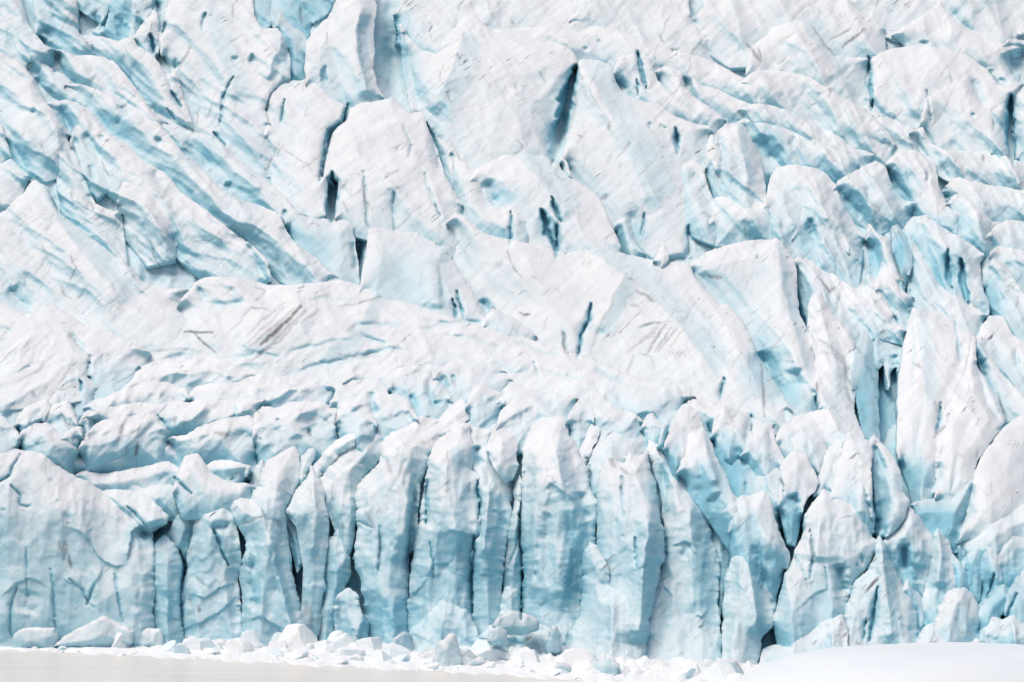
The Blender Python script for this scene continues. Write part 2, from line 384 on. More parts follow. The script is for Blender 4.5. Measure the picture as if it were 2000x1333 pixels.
for a in (
    ('795,80 800,130 810,175 822,214', 60, 3.5, 0.5), ('790,60 795,85', 10, 1.5, 0.3), ('778,62 782,85', 9, 1.4, 0.3),
    ('70,150 82,185 100,195', 22, 1.8, 0.3), ('120,205 130,240 138,262', 20, 2.2, 0.4), ('20,255 38,300 58,345', 26, 1.8, 0.35),
    ('45,-20 52,10 62,45 70,62', 20, 2.5, 0.35), ('85,55 100,80', 16, 1.8, 0.3), ('12,50 20,85 30,105', 18, 1.8, 0.3), ('25,60 60,110', 14, 1.4, 0.25),
    ('360,275 385,305 410,335', 26, 2.0, 0.3), ('240,205 255,230', 20, 1.8, 0.3), ('165,255 185,285 200,310', 18, 2.0, 0.3), ('115,270 135,300 155,345 180,395', 22, 2.0, 0.3),
    ('175,320 182,360', 15, 1.6, 0.25), ('232,380 240,410', 16, 1.0, 0.1), ('300,330 320,370', 20, 1.4, 0.15), ('480,470 500,500 515,545', 26, 1.6, 0.2), ('330,455 345,490 362,515', 24, 2.6, 0.4),
    ('20,560 40,590 65,600', 32, 2.2, 0.25), ('0,640 25,650', 12, 0.8, 0.2), ('135,645 155,675 172,692', 14, 1.6, 0.4),
    ('1403,255 1412,300 1410,335', 18, 2.2, 0.4), ('1345,320 1370,370 1400,420', 26, 1.6, 0.2), ('1230,410 1240,450 1250,480', 22, 1.6, 0.25), ('1205,150 1225,180', 20, 1.6, 0.3), ('1335,150 1345,175', 12, 1.5, 0.3),
    ('845,245 850,290 862,345', 18, 2.2, 0.25), ('950,350 960,385 975,400', 30, 2.5, 0.4), ('878,300 886,312', 10, 1.4, 0.4),
    ('1570,400 1585,440 1592,480', 26, 2.2, 0.3), ('1645,375 1665,405 1690,425', 22, 2.4, 0.45), ('1740,335 1755,365 1785,395', 18, 2.0, 0.35), ('1840,365 1848,390', 14, 2.0, 0.5),
    ('1700,465 1710,500 1716,540', 22, 2.6, 0.45), ('1690,365 1700,390', 8, 1.0, 0.2), ('1490,265 1505,300 1515,320', 28, 2.4, 0.4), ('1685,190 1730,225 1760,250', 16, 1.4, 0.2),
    ('1900,150 1915,190 1930,215', 18, 2.0, 0.35), ('1970,100 1985,150', 26, 3.0, 0.5), ('1680,260 1745,290', 12, 0.9, 0.15), ('1850,15 1880,50 1915,70', 16, 1.2, 0.2), ('1350,28 1358,50', 14, 1.4, 0.3),
    ('1485,680 1505,735 1540,795', 60, 5.0, 0.5), ('1555,720 1560,760', 26, 2.2, 0.4), ('1590,640 1600,700', 14, 1.0, 0.1), ('1650,560 1640,590', 14, 1.0, 0.1), ('1610,570 1640,620', 14, 1.4, 0.3),
    ('1745,690 1750,720', 18, 1.6, 0.3), ('1912,700 1925,740', 24, 1.6, 0.3), ('1980,680 1990,720', 12, 1.2, 0.3), ('1905,700 1930,790 1960,830', 16, 1.4, 0.25),
    ('1637,1100 1642,1140 1645,1165', 22, 3.2, 0.35), ('1765,1060 1768,1095 1770,1120', 16, 3.0, 0.5), ('1795,1100 1788,1140', 26, 2.0, 0.4), ('1705,860 1715,890 1735,930', 16, 2.0, 0.3), ('1660,850 1680,860', 12, 1.0, 0.2),
    ('1712,1010 1712,1040', 20, 1.8, 0.4), ('1835,900 1830,940 1822,965', 22, 2.0, 0.3), ('1900,940 1890,1000 1870,1040', 26, 2.5, 0.35),
    ('810,935 808,1000 800,1090 798,1130', 16, 2.8, 0.45), ('955,940 975,1000 985,1050', 24, 1.6, 0.35), ('1110,990 1120,1100 1110,1200', 34, 2.6, 0.4), ('1130,960 1145,1020', 26, 2.2, 0.3), ('1070,1000 1065,1060', 26, 0.9, 0.15),
    ('930,870 935,915', 20, 2.6, 0.6), ('1290,900 1300,960 1295,1030', 30, 2.4, 0.4), ('775,1080 770,1170', 34, 1.2, 0.15), ('905,1070 880,1100 860,1120', 34, 1.0, 0.15), ('545,1180 535,1120 520,1060', 16, 0.8, 0.15), ('500,1080 490,1140 500,1200', 18, 1.6, 0.3),
    ('405,1035 430,1030 455,1025', 15, 1.3, 0.4), ('265,1050 290,1040 320,1030', 22, 2.6, 0.45), ('330,1150 335,1230', 22, 1.4, 0.2), ('120,1000 140,1020', 14, 0.4, 0.05), ('60,1150 45,1200', 40, 1.0, 0.1), ('275,1120 270,1200', 30, 0.7, 0.08),
    ('730,760 727,785 735,815', 15, 2.2, 0.5), ('800,768 815,800', 12, 1.4, 0.35), ('835,745 845,785 860,800', 12, 1.6, 0.4), ('860,735 875,760', 14, 1.8, 0.4), ('620,745 645,770', 20, 1.2, 0.3), ('550,440 580,480', 18, 1.4, 0.2), ('1050,770 1080,800', 22, 1.4, 0.2),
    ('1430,970 1450,1010', 20, 0.8, 0.1), ('1395,960 1420,1000', 30, 1.6, 0.3), ('1545,965 1560,990', 20, 2.4, 0.5), ('1475,1060 1485,1110 1500,1150', 14, 2.0, 0.4), ('1330,1090 1350,1060', 18, 0.8, 0.1), ('1500,840 1510,880', 10, 0.8, 0.2),
    ('665,660 695,637 760,632 800,640', 11, 0.9, 0.4), ('790,645 840,640 900,628 960,632', 9, 0.8, 0.35), ('600,585 640,580 700,590', 8, 0.6, 0.25), ('540,740 600,720 680,700 760,690', 11, 0.9, 0.3), ('700,700 760,680 800,690', 9, 0.8, 0.3),
    ('1000,660 1060,690 1110,690', 9, 0.9, 0.4), ('1150,715 1190,735 1230,745', 13, 1.2, 0.45), ('405,590 440,597 480,590', 12, 1.0, 0.4), ('385,560 400,590', 9, 1.0, 0.4), ('560,690 640,670 690,665', 8, 0.6, 0.2), ('860,655 930,660 1000,690', 10, 0.9, 0.3), ('700,655 720,662 760,675', 9, 0.9, 0.35), ('1050,720 1100,735 1150,740', 10, 0.9, 0.35), ('450,700 500,690 560,700', 9, 0.7, 0.25), ('820,620 860,632 900,640', 9, 0.7, 0.2),
    ('1465,805 1455,870', 12, 1.0, 0.3), ('395,150 405,190', 14, 0.6, 0.1), ('700,40 705,110 720,170', 18, 1.2, 0.3), ('560,90 563,130', 14, 1.2, 0.3), ('855,490 865,560 868,600', 22, 1.4, 0.25), ('690,470 697,530', 12, 1.6, 0.4), ('940,585 955,615', 20, 2.0, 0.4),
): gully(*a)
for a in (   # (line, height, reach to the right, reach to the left) walking the line
    ('712,8 695,50 696,100 712,160 724,196', 2.6, 45, 22), ('550,66 548,98 535,115 522,155', 1.6, 40, 16),
    ('1104,818 1084,884 1097,946 1118,973 1118,1056 1094,1194', 2.2, 60, 30), ('1270,990 1256,1125 1246,1260', 2.6, 60, 38), ('1050,880 1045,1000 1040,1180', 1.3, 18, 40),
    ('800,925 797,1000 790,1060', 1.2, 30, 10), ('956,945 952,1010 940,1090', 1.5, 12, 26), ('524,1040 540,1110 556,1180 580,1250', 1.5, 40, 14), ('470,1050 492,1120 500,1180', 1.2, 24, 20),
    ('880,870 890,960 886,1060', 0.7, 60, 40), ('610,925 618,1000 610,1090', 1.2, 22, 24), ('1345,960 1350,1060 1355,1200', 1.0, 60, 50), ('1456,1080 1470,1150 1480,1240', 1.6, 30, 20),
    ('1719,1052 1728,1110 1735,1180 1745,1260', 1.8, 46, 24), ('1829,1034 1835,1090 1832,1150', 1.5, 24, 20), ('1611,958 1600,1020 1595,1100', 1.2, 60, 80), ('1370,836 1380,880 1400,950', 1.4, 40, 12),
    ('1703,856 1703,920 1706,990', 1.6, 30, 40), ('858,482 857,540 860,605', 1.4, 70, 26), ('1898,656 1880,737 1850,790', 1.0, 14, 60), ('1785,604 1800,700 1810,800', 0.8, 60, 40), ('1601,570 1610,640 1640,740', 1.2, 30, 50),
    ('1517,470 1530,560 1555,660 1580,740', 1.5, 80, 24), ('1149,490 1250,560 1330,640 1400,740', 1.6, 130, 70), ('1225,530 1196,590 1165,650', 1.0, 60, 40), ('905,60 885,130 850,200 835,216', 2.0, 90, 60),
    ('1132,120 1180,200 1230,300 1270,420', 1.4, 90, 80), ('1010,305 1060,360 1110,430', 1.2, 80, 70), ('1564,42 1600,100 1640,150', 1.0, 80, 50), ('1848,96 1800,160 1790,230', 1.2, 60, 60),
    ('740,235 760,300 770,380', 1.0, 60, 60), ('400,20 420,100 470,200', 1.0, 60, 50), ('67,352 140,470 250,600', 1.4, 80, 70), ('622,556 560,620 470,690', 1.4, 60, 90), ('736,570 700,640 620,700', 0.8, 50, 40),
    ('1439,242 1450,300 1465,370', 1.0, 30, 20), ('1905,665 1920,740 1955,815', 1.2, 40, 20),
): ridge(*a)
for a in (
    ('130,1032 155,1038 175,1055 190,1085 205,1100 225,1108 250,1100', 1.0, 90, 0.25), ('250,1100 255,1060 258,1040 285,1024 320,1018', 2.2, 60, 0.4), ('120,1130 150,1145 172,1170 190,1135 205,1105', 0.9, 50, 0.3),
    ('375,1165 400,1170 430,1150 460,1140', 0.8, 60, 0.15), ('350,1232 390,1218 430,1195 465,1165', 0.8, 50, 0.2), ('485,1212 510,1205 545,1225 560,1260', 1.2, 70, 0.25),
    ('870,1040 885,1035 915,1045 938,1048', 1.6, 50, 0.4), ('850,1105 875,1100 880,1110', 0.7, 30, 0.2), ('780,1175 810,1160 830,1140 850,1105', 0.7, 60, 0.15), ('935,1125 945,1120 958,1130', 0.7, 30, 0.2),
    ('1060,960 1075,945 1100,960 1110,990', 0.8, 50, 0.2), ('1235,1115 1258,1105 1262,1060', 0.7, 30, 0.2), ('1190,945 1220,950 1255,945', 0.5, 30, 0.1), ('1310,1065 1340,1060 1360,1085', 0.8, 40, 0.25),
    ('1285,1190 1300,1150 1315,1165 1305,1205', 0.8, 40, 0.2), ('1355,1205 1375,1205 1380,1190', 0.7, 30, 0.2), ('0,1170 30,1140 60,1130 90,1145', 0.8, 60, 0.2), ('1640,1010 1670,1005 1690,1000', 0.5, 30, 0.1), ('1560,1190 1590,1160 1620,1150', 0.7, 50, 0.15),
    ('1190,530 1230,520 1300,545 1340,570', 0.5, 40, 0.0), ('1240,640 1280,630 1330,640', 0.6, 50, 0.0), ('1240,690 1265,695 1280,720', 0.5, 30, 0.0),
): ledge(*a)
for a in ((111,393,9,17,3.5,.8), (68,216,9,10,2.2), (310,277,9,8,2), (446,364,9,9,2.2,.7), (146,275,7,12,2), (175,388,10,9,2), (459,115,9,8,1.8), (493,118,7,13,2.2,.6), (634,148,7,22,2.6,.6), (557,418,7,10,2,.6),
          (342,125,6,11,1.8), (108,144,6,5,1.3), (145,160,8,7,1.3), (235,215,10,9,1.6), (232,240,7,6,1.4), (196,270,6,7,1.4), (190,40,12,22,2), (237,50,14,24,2.5), (1549,277,7,15,2.2,.6), (1805,84,11,6,1.8), (1319,274,7,16,2.4), (1270,247,5,8,1.4),
          (1145,96,8,5,1.2), (1172,82,6,6,1.2), (1315,100,6,4,1), (1958,157,10,8,1.5), (1977,72,3,8,1.4), (1583,445,10,18,2.4,.5), (1590,460,14,30,1.5,.3), (1779,570,4,9,2,.7), (1776,597,6,6,1.5,.6), (1685,555,4,12,1.8,.5), (1746,628,8,10,1.6),
          (1813,350,5,13,2,.6), (1900,225,6,7,1.2), (546,820,6,5,1.4), (604,842,5,9,1.0,.2), (1078,785,7,10,1.6,.35), (945,783,4,5,1), (886,737,6,8,1.4), (101,940,6,6,.7,.5), (112,979,4,4,.5,.4), (138,991,10,10,.25,.18), (178,1036,5,4,.3,.2), (132,1025,3,4,.5,.5), (172,1008,9,8,.2,.12), (57,988,7,3,.6,.6), (5,998,5,4,.4,.5),
          (1672,1104,3,6,1,.7), (1683,1095,4,9,1,.6), (1757,1098,4,4,.6,.6), (1734,1112,4,4,.5,.5), (1760,1210,6,6,.5,.4), (1780,1230,6,8,.5,.4), (1740,1225,8,9,.4,.3), (1457,950,5,9,1.2,.5), (1505,888,4,4,.8,.1), (1498,1028,12,10,.2,.15), (1325,877,8,12,1.2,.35), (1092,896,4,5,.5,.3), (1080,955,12,14,.9,.2), (1075,1010,6,5,.3,.3), (1048,1125,3,8,.5,.3),
          (983,868,3,4,.5,.4), (757,995,3,4,.4,.3), (765,1065,3,6,.5,.3), (1205,1020,5,5,.5,.3), (1217,1048,4,5,.5,.3), (1275,1075,5,12,.6,.1), (2000,120,20,40,3,.5), (960,1128,5,3,.4,.3), (1235,1125,3,3,.4,.4), (543,1125,3,3,.3,.5), (607,1140,3,3,.3,.4), (1520,300,16,20,1.2,.2)):
    pit(*a)
for a in (('590,598 564,622 535,650 507,675', 8, .9), ('600,606 560,640 520,680', 4, .45), ('575,600 530,640 490,676', 4, .5), ('555,600 510,645 476,680', 3, .4), ('585,625 545,665 500,700', 4, .5), ('560,590 520,618 480,660', 3, .35), ('540,665 480,715', 3, .3), ('625,605 600,622 590,630', 4, .5), ('470,620 490,600 525,603', 4, .45), ('690,594 720,588 745,580', 4, .5), ('660,600 690,594', 3, .35),
          ('362,650 378,648 415,648', 4, .9), ('378,650 400,672 420,690', 4, .8), ('497,560 520,570 500,590', 3, .4), ('445,650 470,630 480,610', 3, .35), ('280,690 350,680 390,690', 4, .2), ('460,560 440,575', 3, .4), ('140,500 148,525 135,550', 4, .5), ('82,480 92,505 70,535', 5, .4), ('292,468 300,500 312,522', 3, .6), ('118,560 125,575 140,585', 4, .4), ('318,440 330,465', 3, .4), ('36,745 80,720 105,690', 4, .35),
          ('1300,634 1285,655 1265,690', 5, .6), ('1310,640 1295,665 1278,690', 4, .5), ('1290,632 1272,652 1250,670', 4, .4), ('1325,640 1300,668 1285,690', 4, .5), ('1280,640 1255,665 1225,690', 3, .35), ('1335,645 1310,675', 3, .35), ('1245,640 1290,630 1330,630', 4, .25), ('1245,570 1262,580 1276,588', 6, .5), ('1225,545 1240,548', 4, .5), ('1235,596 1250,600', 8, .3), ('1223,536 1196,589 1166,650 1152,690', 4, .35), ('1250,690 1270,700 1282,720', 3, .35), ('1240,695 1225,725', 4, .35), ('1385,540 1410,545', 8, .45), ('1330,600 1300,625', 3, .35), ('1360,590 1335,630', 3, .3),
          ('1015,610 1025,615 1038,613', 5, .95), ('1102,650 1105,690', 6, .55), ('990,490 1005,525 1018,540', 3, .55), ('1040,540 1060,555', 4, .2), ('1060,580 1080,560', 3, .3), ('1690,57 1665,75 1645,93', 4, .85), ('1662,55 1640,70 1622,79', 3, .6), ('1482,98 1490,120', 4, .6), ('1590,55 1610,85 1630,110', 3, .45), ('1500,105 1525,80 1560,60', 4, .25), ('1535,112 1520,125', 3, .5), ('1290,68 1300,85', 3, .6), ('1318,66 1300,84', 2.5, .4), ('1460,85 1480,110 1488,122', 4, .6),
          ('1187,380 1175,392', 6, .5), ('1232,275 1205,310', 3, .5), ('1190,238 1188,255', 5, .5), ('1150,180 1175,215', 4, .25), ('1118,160 1125,200 1115,250', 5, .35), ('1130,265 1140,268', 4, .5), ('1240,430 1245,410', 2.5, .3), ('1450,440 1460,425', 3, .5), ('1455,445 1458,465', 3, .5), ('1010,270 1020,290 1000,305', 5, .45), ('1005,160 1010,175', 3, .4), ('1055,140 1065,160', 4, .35), ('1000,40 1005,50', 4, .4), ('945,45 960,60', 3, .4), ('905,0 895,20', 3, .5), ('858,140 860,160', 3, .3),
          ('545,280 530,310 515,340', 3, .6), ('552,282 540,305', 3, .5), ('520,285 560,295 600,320 610,335', 2.5, .35), ('680,350 665,370', 4, .55), ('870,325 880,345', 3, .3), ('710,350 712,380 720,400 715,415', 4, .4), ('668,395 680,420', 3, .45), ('640,65 640,85', 3, .5), ('595,160 593,180', 3, .5), ('784,170 790,190', 4, .5), ('875,180 880,200', 3, .45), ('850,225 862,215', 3, .5), ('585,10 588,48', 5, .5), ('372,90 360,115 350,135', 5, .6), ('455,10 455,35', 3, .5), ('178,40 172,60', 3, .45), ('415,205 405,235', 4, .35), ('382,145 365,175', 4, .3), ('295,45 290,80', 4, .4), ('390,210 380,245', 4, .4), ('510,300 512,315', 3, .3), ('245,340 222,385', 3, .4), ('80,275 88,300', 3, .35), ('136,265 135,290', 3, .45), ('198,315 212,345', 3, .5), ('175,325 180,350', 3, .5), ('180,395 182,410', 4, .5), ('140,365 142,395', 3, .4), ('222,390 224,410', 3, .4), ('98,130 104,142', 3, .4),
          ('1630,560 1618,570 1600,545', 5, .6), ('1640,575 1632,605', 5, .5), ('1600,665 1625,680 1650,700', 7, .35), ('1605,690 1630,690 1660,720', 6, .35), ('1650,700 1655,740 1665,755', 6, .5), ('1595,745 1597,765', 6, .6), ('1650,740 1660,780 1668,790', 5, .4), ('1740,480 1755,530 1765,560', 6, .55), ('1785,710 1800,720', 8, .4), ('1825,785 1828,805', 4, .4), ('1845,830 1825,855', 6, .5), ('1485,710 1492,760 1494,815', 4, .6), ('1950,770 1958,795 1964,825', 3.5, .7), ('1895,720 1900,735', 3, .2), ('1895,745 1890,770', 3, .2), ('1990,580 1985,600', 5, .4), ('1820,595 1830,610', 3, .4), ('1955,405 1960,415', 3, .3),
          ('1640,415 1632,400', 3, .4), ('1785,405 1790,420', 4, .5), ('1818,430 1810,425', 3, .5), ('1922,305 1922,315', 4, .7), ('1858,140 1860,165', 4, .4), ('1690,390 1720,410', 3, .3), ('1870,375 1873,385', 3, .5), ('1990,365 2000,355', 5, .5), ('1700,440 1710,430', 5, .3),
          ('240,830 235,850 228,860', 8, .55), ('270,865 266,890', 6, .8), ('250,870 245,900', 4, .4), ('118,808 130,830 150,830', 6, .55), ('60,765 68,775', 8, .45), ('95,754 85,765', 5, .4), ('420,845 445,850 440,855', 9, .45), ('345,815 340,830', 5, .5), ('370,820 360,830', 8, .3), ('500,800 505,808', 4, .5), ('657,805 655,830', 5, .7), ('600,835 605,852', 6, .7), ('637,822 640,826', 6, .4), ('765,745 770,765', 6, .45), ('340,775 342,785', 4, .4), ('885,740 890,755', 7, .35), ('830,700 812,705', 6, .35), ('660,690 700,700 740,695', 3, .3),
          ('128,1060 125,1095', 10, .5), ('135,1085 138,1110', 6, .75), ('115,1060 122,1085', 6, .35), ('350,1080 360,1100', 6, .6), ('385,1130 400,1145', 7, .35), ('388,1185 392,1195', 6, .5), ('370,1170 374,1185', 4, .5), ('455,1000 462,990', 4, .5), ('475,1025 500,1015 515,1010', 6, .4), ('510,995 518,1015', 5, .65), ('525,1015 545,1020 550,1040', 8, .35), ('600,1180 605,1250', 24, .4), ('630,1180 625,1250', 16, .3), ('755,900 765,930', 8, .35), ('715,1000 730,1030', 8, .35), ('742,1040 740,1100', 5, .4), ('790,900 780,930 760,960', 4, .25), ('832,870 825,862', 5, .4), ('875,880 873,895', 5, .3),
          ('1190,898 1205,910', 8, .4), ('1215,915 1225,925', 8, .4), ('1215,930 1214,970', 4, .35), ('1017,1000 1018,1050', 4, .5), ('998,1060 985,1120', 26, .14), ('915,945 916,965', 5, .4), ('1151,915 1153,930', 5, .6), ('1583,1052 1590,1100', 6, .55), ('1525,930 1530,950', 5, .75), ('1572,1128 1580,1150', 4, .3), ('1725,1110 1735,1120', 7, .3), ('1895,1170 1893,1190', 5, .5), ('1865,1205 1868,1215', 5, .4), ('715,895 708,905', 4, .3), ('650,945 648,980', 4, .4), ('668,1020 670,1050', 4, .45), ('1840,870 1838,890', 6, .25), ('1905,895 1910,880', 5, .4), ('1870,885 1885,895', 8, .2), ('1937,940 1940,960', 3, .3)):
    ash(*a)

def bare_ice_and_shade(u, v, ru, rv, k):
    """patch of blue: bare ice, with the shade of hollows painted in"""
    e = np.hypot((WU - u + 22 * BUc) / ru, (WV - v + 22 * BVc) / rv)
    FRESH_AND_SHADE[:] = np.maximum(FRESH_AND_SHADE, k * (1 - smooth(0.3, 1.25, e)))  # hollows and shaded sides get their shade painted in as blue
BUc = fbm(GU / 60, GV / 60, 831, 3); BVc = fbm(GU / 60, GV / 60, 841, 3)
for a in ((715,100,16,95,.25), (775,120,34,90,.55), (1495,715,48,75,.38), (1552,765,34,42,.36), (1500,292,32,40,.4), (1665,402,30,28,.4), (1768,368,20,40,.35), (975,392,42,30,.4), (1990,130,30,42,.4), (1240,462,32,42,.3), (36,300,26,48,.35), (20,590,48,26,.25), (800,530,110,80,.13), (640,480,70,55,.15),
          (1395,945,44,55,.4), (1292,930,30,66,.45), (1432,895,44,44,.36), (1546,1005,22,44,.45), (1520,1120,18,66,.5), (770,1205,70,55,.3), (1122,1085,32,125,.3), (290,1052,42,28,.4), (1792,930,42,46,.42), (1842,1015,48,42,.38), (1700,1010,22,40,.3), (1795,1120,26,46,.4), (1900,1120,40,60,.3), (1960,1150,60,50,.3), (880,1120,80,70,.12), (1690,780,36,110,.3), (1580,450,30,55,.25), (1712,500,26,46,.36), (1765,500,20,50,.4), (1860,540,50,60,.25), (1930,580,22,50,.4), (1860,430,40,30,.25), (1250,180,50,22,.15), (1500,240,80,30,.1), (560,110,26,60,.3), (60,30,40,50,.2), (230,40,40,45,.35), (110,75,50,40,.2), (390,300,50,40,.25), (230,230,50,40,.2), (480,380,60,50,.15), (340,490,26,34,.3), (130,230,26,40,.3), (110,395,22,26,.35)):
    bare_ice_and_shade(*a)

# rock-hard small relief shared by all the ice
N1 = fbm(GU / 75, GV / 75, 11, 4, 0.5)
N2 = fbm(GU / 26, GV / 26, 31, 4, 0.55, ridged=True)
ca, sa = math.cos(math.radians(-48)), math.sin(math.radians(-48))
NA = fbm((GU * ca + GV * sa) / 70, (-GU * sa + GV * ca) / 17, 61, 4, 0.55)          # drawn out up to the right
NVT = fbm(GU / 16, GV / 110, 81, 4, 0.5)                                            # vertical flutes of the front
def scallop(su, sv, rot, seed, tiltk=0.6, bend=0.0, quad=1.0):
    """shallow melt scoops that meet in crisp edges; cells su by sv pixels, turned by rot"""
    c, s = math.cos(rot), math.sin(rot)
    pu, pv = WU, WV
    if bend: pu = WU + bend * BU; pv = WV + bend * BV
    x = (pu * c + pv * s) / su; y = (-pu * s + pv * c) / sv
    xi = np.floor(x).astype(np.int64); yi = np.floor(y).astype(np.int64)
    r = np.random.RandomState(seed); jx, jy, hh, gx, gy = r.uniform(0, 1, (5, 64, 64)).astype(np.float32)
    best = np.full(x.shape, 1e9, np.float32)
    for dj in (-1, 0, 1):
        for di in (-1, 0, 1):
            a = xi + di; b = yi + dj; q = (b & 63, a & 63)
            dx = x - (a + jx[q]); dy = y - (b + jy[q])
            best = np.minimum(best, quad * (dx * dx + dy * dy) + 0.5 * hh[q] + tiltk * ((gx[q] - .5) * dx + (gy[q] - .5) * dy))
    return (best - best.mean()).astype(np.float32)
BU = fbm(GU / 170, GV / 170, 811, 2); BV = fbm(GU / 170, GV / 170, 821, 2)
FL1 = scallop(46, 230, math.radians(-50), 41, 0.9, 30); FL2 = scallop(20, 90, math.radians(-52), 42, 0.9, 30)
FR1 = scallop(56, 210, math.radians(-36), 43, 0.9, 26); FR2 = scallop(22, 90, math.radians(-34), 44, 0.9, 26)
FT1 = scallop(72, 30, math.radians(-20), 45, 1.2, 45); FT2 = scallop(32, 15, math.radians(-28), 46, 1.2, 30)
FL3 = scallop(11, 46, math.radians(-52), 47, 1.0, 30); FR3 = scallop(11, 46, math.radians(-36), 48, 1.0, 26)
mL = smooth(760, 560, GU + 0.25 * GV) * smooth(640, 520, GV - 0.1 * GU)
mR = smooth(1330, 1480, GU + 0.25 * (GV - 400)) * smooth(120, 220, GV) * smooth(850, 740, GV)
mR = mR * (1 - 0.65 * smooth(1740, 1790, GU) * smooth(590, 640, GV))
mT = smooth(660, 720, GV - 0.06 * (GU - 600)) * smooth(900, 830, GV) * smooth(1420, 1250, GU)
mC = np.clip(1 - mL - mR - mT, 0, 1)
SC_D1 = scallop(60, 150, math.radians(38), 21); SC_D2 = scallop(24, 60, math.radians(38), 22)
SC_W1 = scallop(64, 280, 0.03, 23, 1.9); SC_W2 = scallop(28, 110, 0.05, 24, 1.8); SC_W3 = scallop(13, 60, -0.04, 25, 1.6)
wall = smooth(820, 980, GV + 0.0 * GU)
def plates(n, k, sharp=0.16):
    """spalled plates: level areas parted by small irregular breaks"""
    q = n * k; b = np.floor(q); fr = q - b
    return (b + smooth(0.5 - sharp, 0.5 + sharp, fr)) / k
PL_W = plates(fbm(GU / 110, GV / 170, 521, 5, 0.5), 3.0, 0.07)
PL_D = plates(fbm((GU * ca + GV * sa) / 130, (-GU * sa + GV * ca) / 50, 541, 5, 0.5), 3.0, 0.16)
SMALL = (0.42 * N1 + 0.05 * N2 + (1 - wall) * 0.22 * NA + wall * 0.08 * NVT - wall * 0.10 * N2
         + (1 - wall) * (0.40 * SC_D1 + 0.14 * SC_D2 + 0.30 * PL_D) + wall * (1.9 * SC_W1 + 0.55 * SC_W2 + 0.14 * SC_W3 + 0.4 * PL_W)
         + mL * (3.4 * FL1 + 1.3 * FL2 + 0.4 * FL3) + mR * (3.6 * FR1 + 1.4 * FR2 + 0.4 * FR3) + mT * (1.7 * FT1 + 0.7 * FT2) + mC * (1 - wall) * (2.0 * FR1 + 0.6 * FR2 + 0.16 * FR3)).astype(np.float32)
# hairline fractures and the ash caught in them
def veins(a, b, rot, seed, w):
    c, s = math.cos(rot), math.sin(rot)
    x = 0.5 * (WU + GU); y = 0.5 * (WV + GV)
    n = fbm((x * c + y * s) / a, (-x * s + y * c) / b, seed, 2, 0.4)
    m = fbm(GU / 46, GV / 46, seed + 20, 3, 0.6)
    g = np.hypot(*np.gradient(n)) / GS + 1e-4                     # keep the line width even
    return (1 - smooth(0.3 * w, w, np.abs(n) / g)) * smooth(0.15, 0.5, m)
up = 1 - wall
VE = np.maximum.reduce([veins(150, 34, math.radians(-46), 911, 1.5) * up * 0.5, veins(120, 26, math.radians(-60), 951, 1.3) * up * 0.4,
                        veins(40, 120, 0.1, 1001, 1.7) * wall * 0.30, veins(90, 22, math.radians(-75), 1051, 1.4) * 0.3]).astype(np.float32)
DIRT[:] = np.maximum(DIRT, VE); LIFT -= 0.22 * VE
FLOWBLUE = (mL * smooth(0.1, -0.55, FL1 + 0.3 * FL2) + mR * smooth(0.1, -0.55, FR1 + 0.3 * FR2)).astype(np.float32)

# ------------------------------------------------------------------ building one block of ice
def closed_outline(crest, base, jit, seed):
    """smooth, slightly broken outline; returns points and a flag: 1 on free edges, 0 along the foot"""
    ctl = np.concatenate([crest, base]); n = len(ctl); nc = len(crest)
    out = []; flag = []
    for i in range(n):
        p0, p1, p2, p3 = ctl[i - 1], ctl[i], ctl[(i + 1) % n], ctl[(i + 2) % n]
        free = (i < nc - 1)
        L = np.hypot(*(p2 - p1)); m = max(2, int(L / 3.0))
        t = np.arange(m)[:, None] / m
        if free:
            tn = 0.2
            m1 = tn * (p2 - p0); m2 = tn * (p3 - p1)
            lim = 0.9 * L
            for mm in (m1, m2):
                q = np.hypot(*mm)
                if q > lim: mm *= lim / q
            h = (2 * t**3 - 3 * t**2 + 1) * p1 + (t**3 - 2 * t**2 + t) * m1 + (-2 * t**3 + 3 * t**2) * p2 + (t**3 - t**2) * m2
        else:
            h = p1 + (p2 - p1) * t
        out.append(h); flag += [1 if free else 0] * m
    out = np.concatenate(out); flag = np.array(flag)
    s = np.arange(len(out)) * 3.0
    nx = fbm(s / 30, s * 0 + seed * 1.37, 200 + seed % 50, 4, 0.6); ny = fbm(s / 30, s * 0 + seed * 2.71, 300 + seed % 50, 4, 0.6)
    hx = fbm(s / 8, s * 0 + seed * 3.1, 400 + seed % 50, 2); hy = fbm(s / 8, s * 0 + seed * 4.3, 450 + seed % 50, 2)
    out = out + (jit * np.stack([nx, ny], 1) + 0.35 * jit * np.stack([hx, hy], 1)) * flag[:, None]
    return out, flag

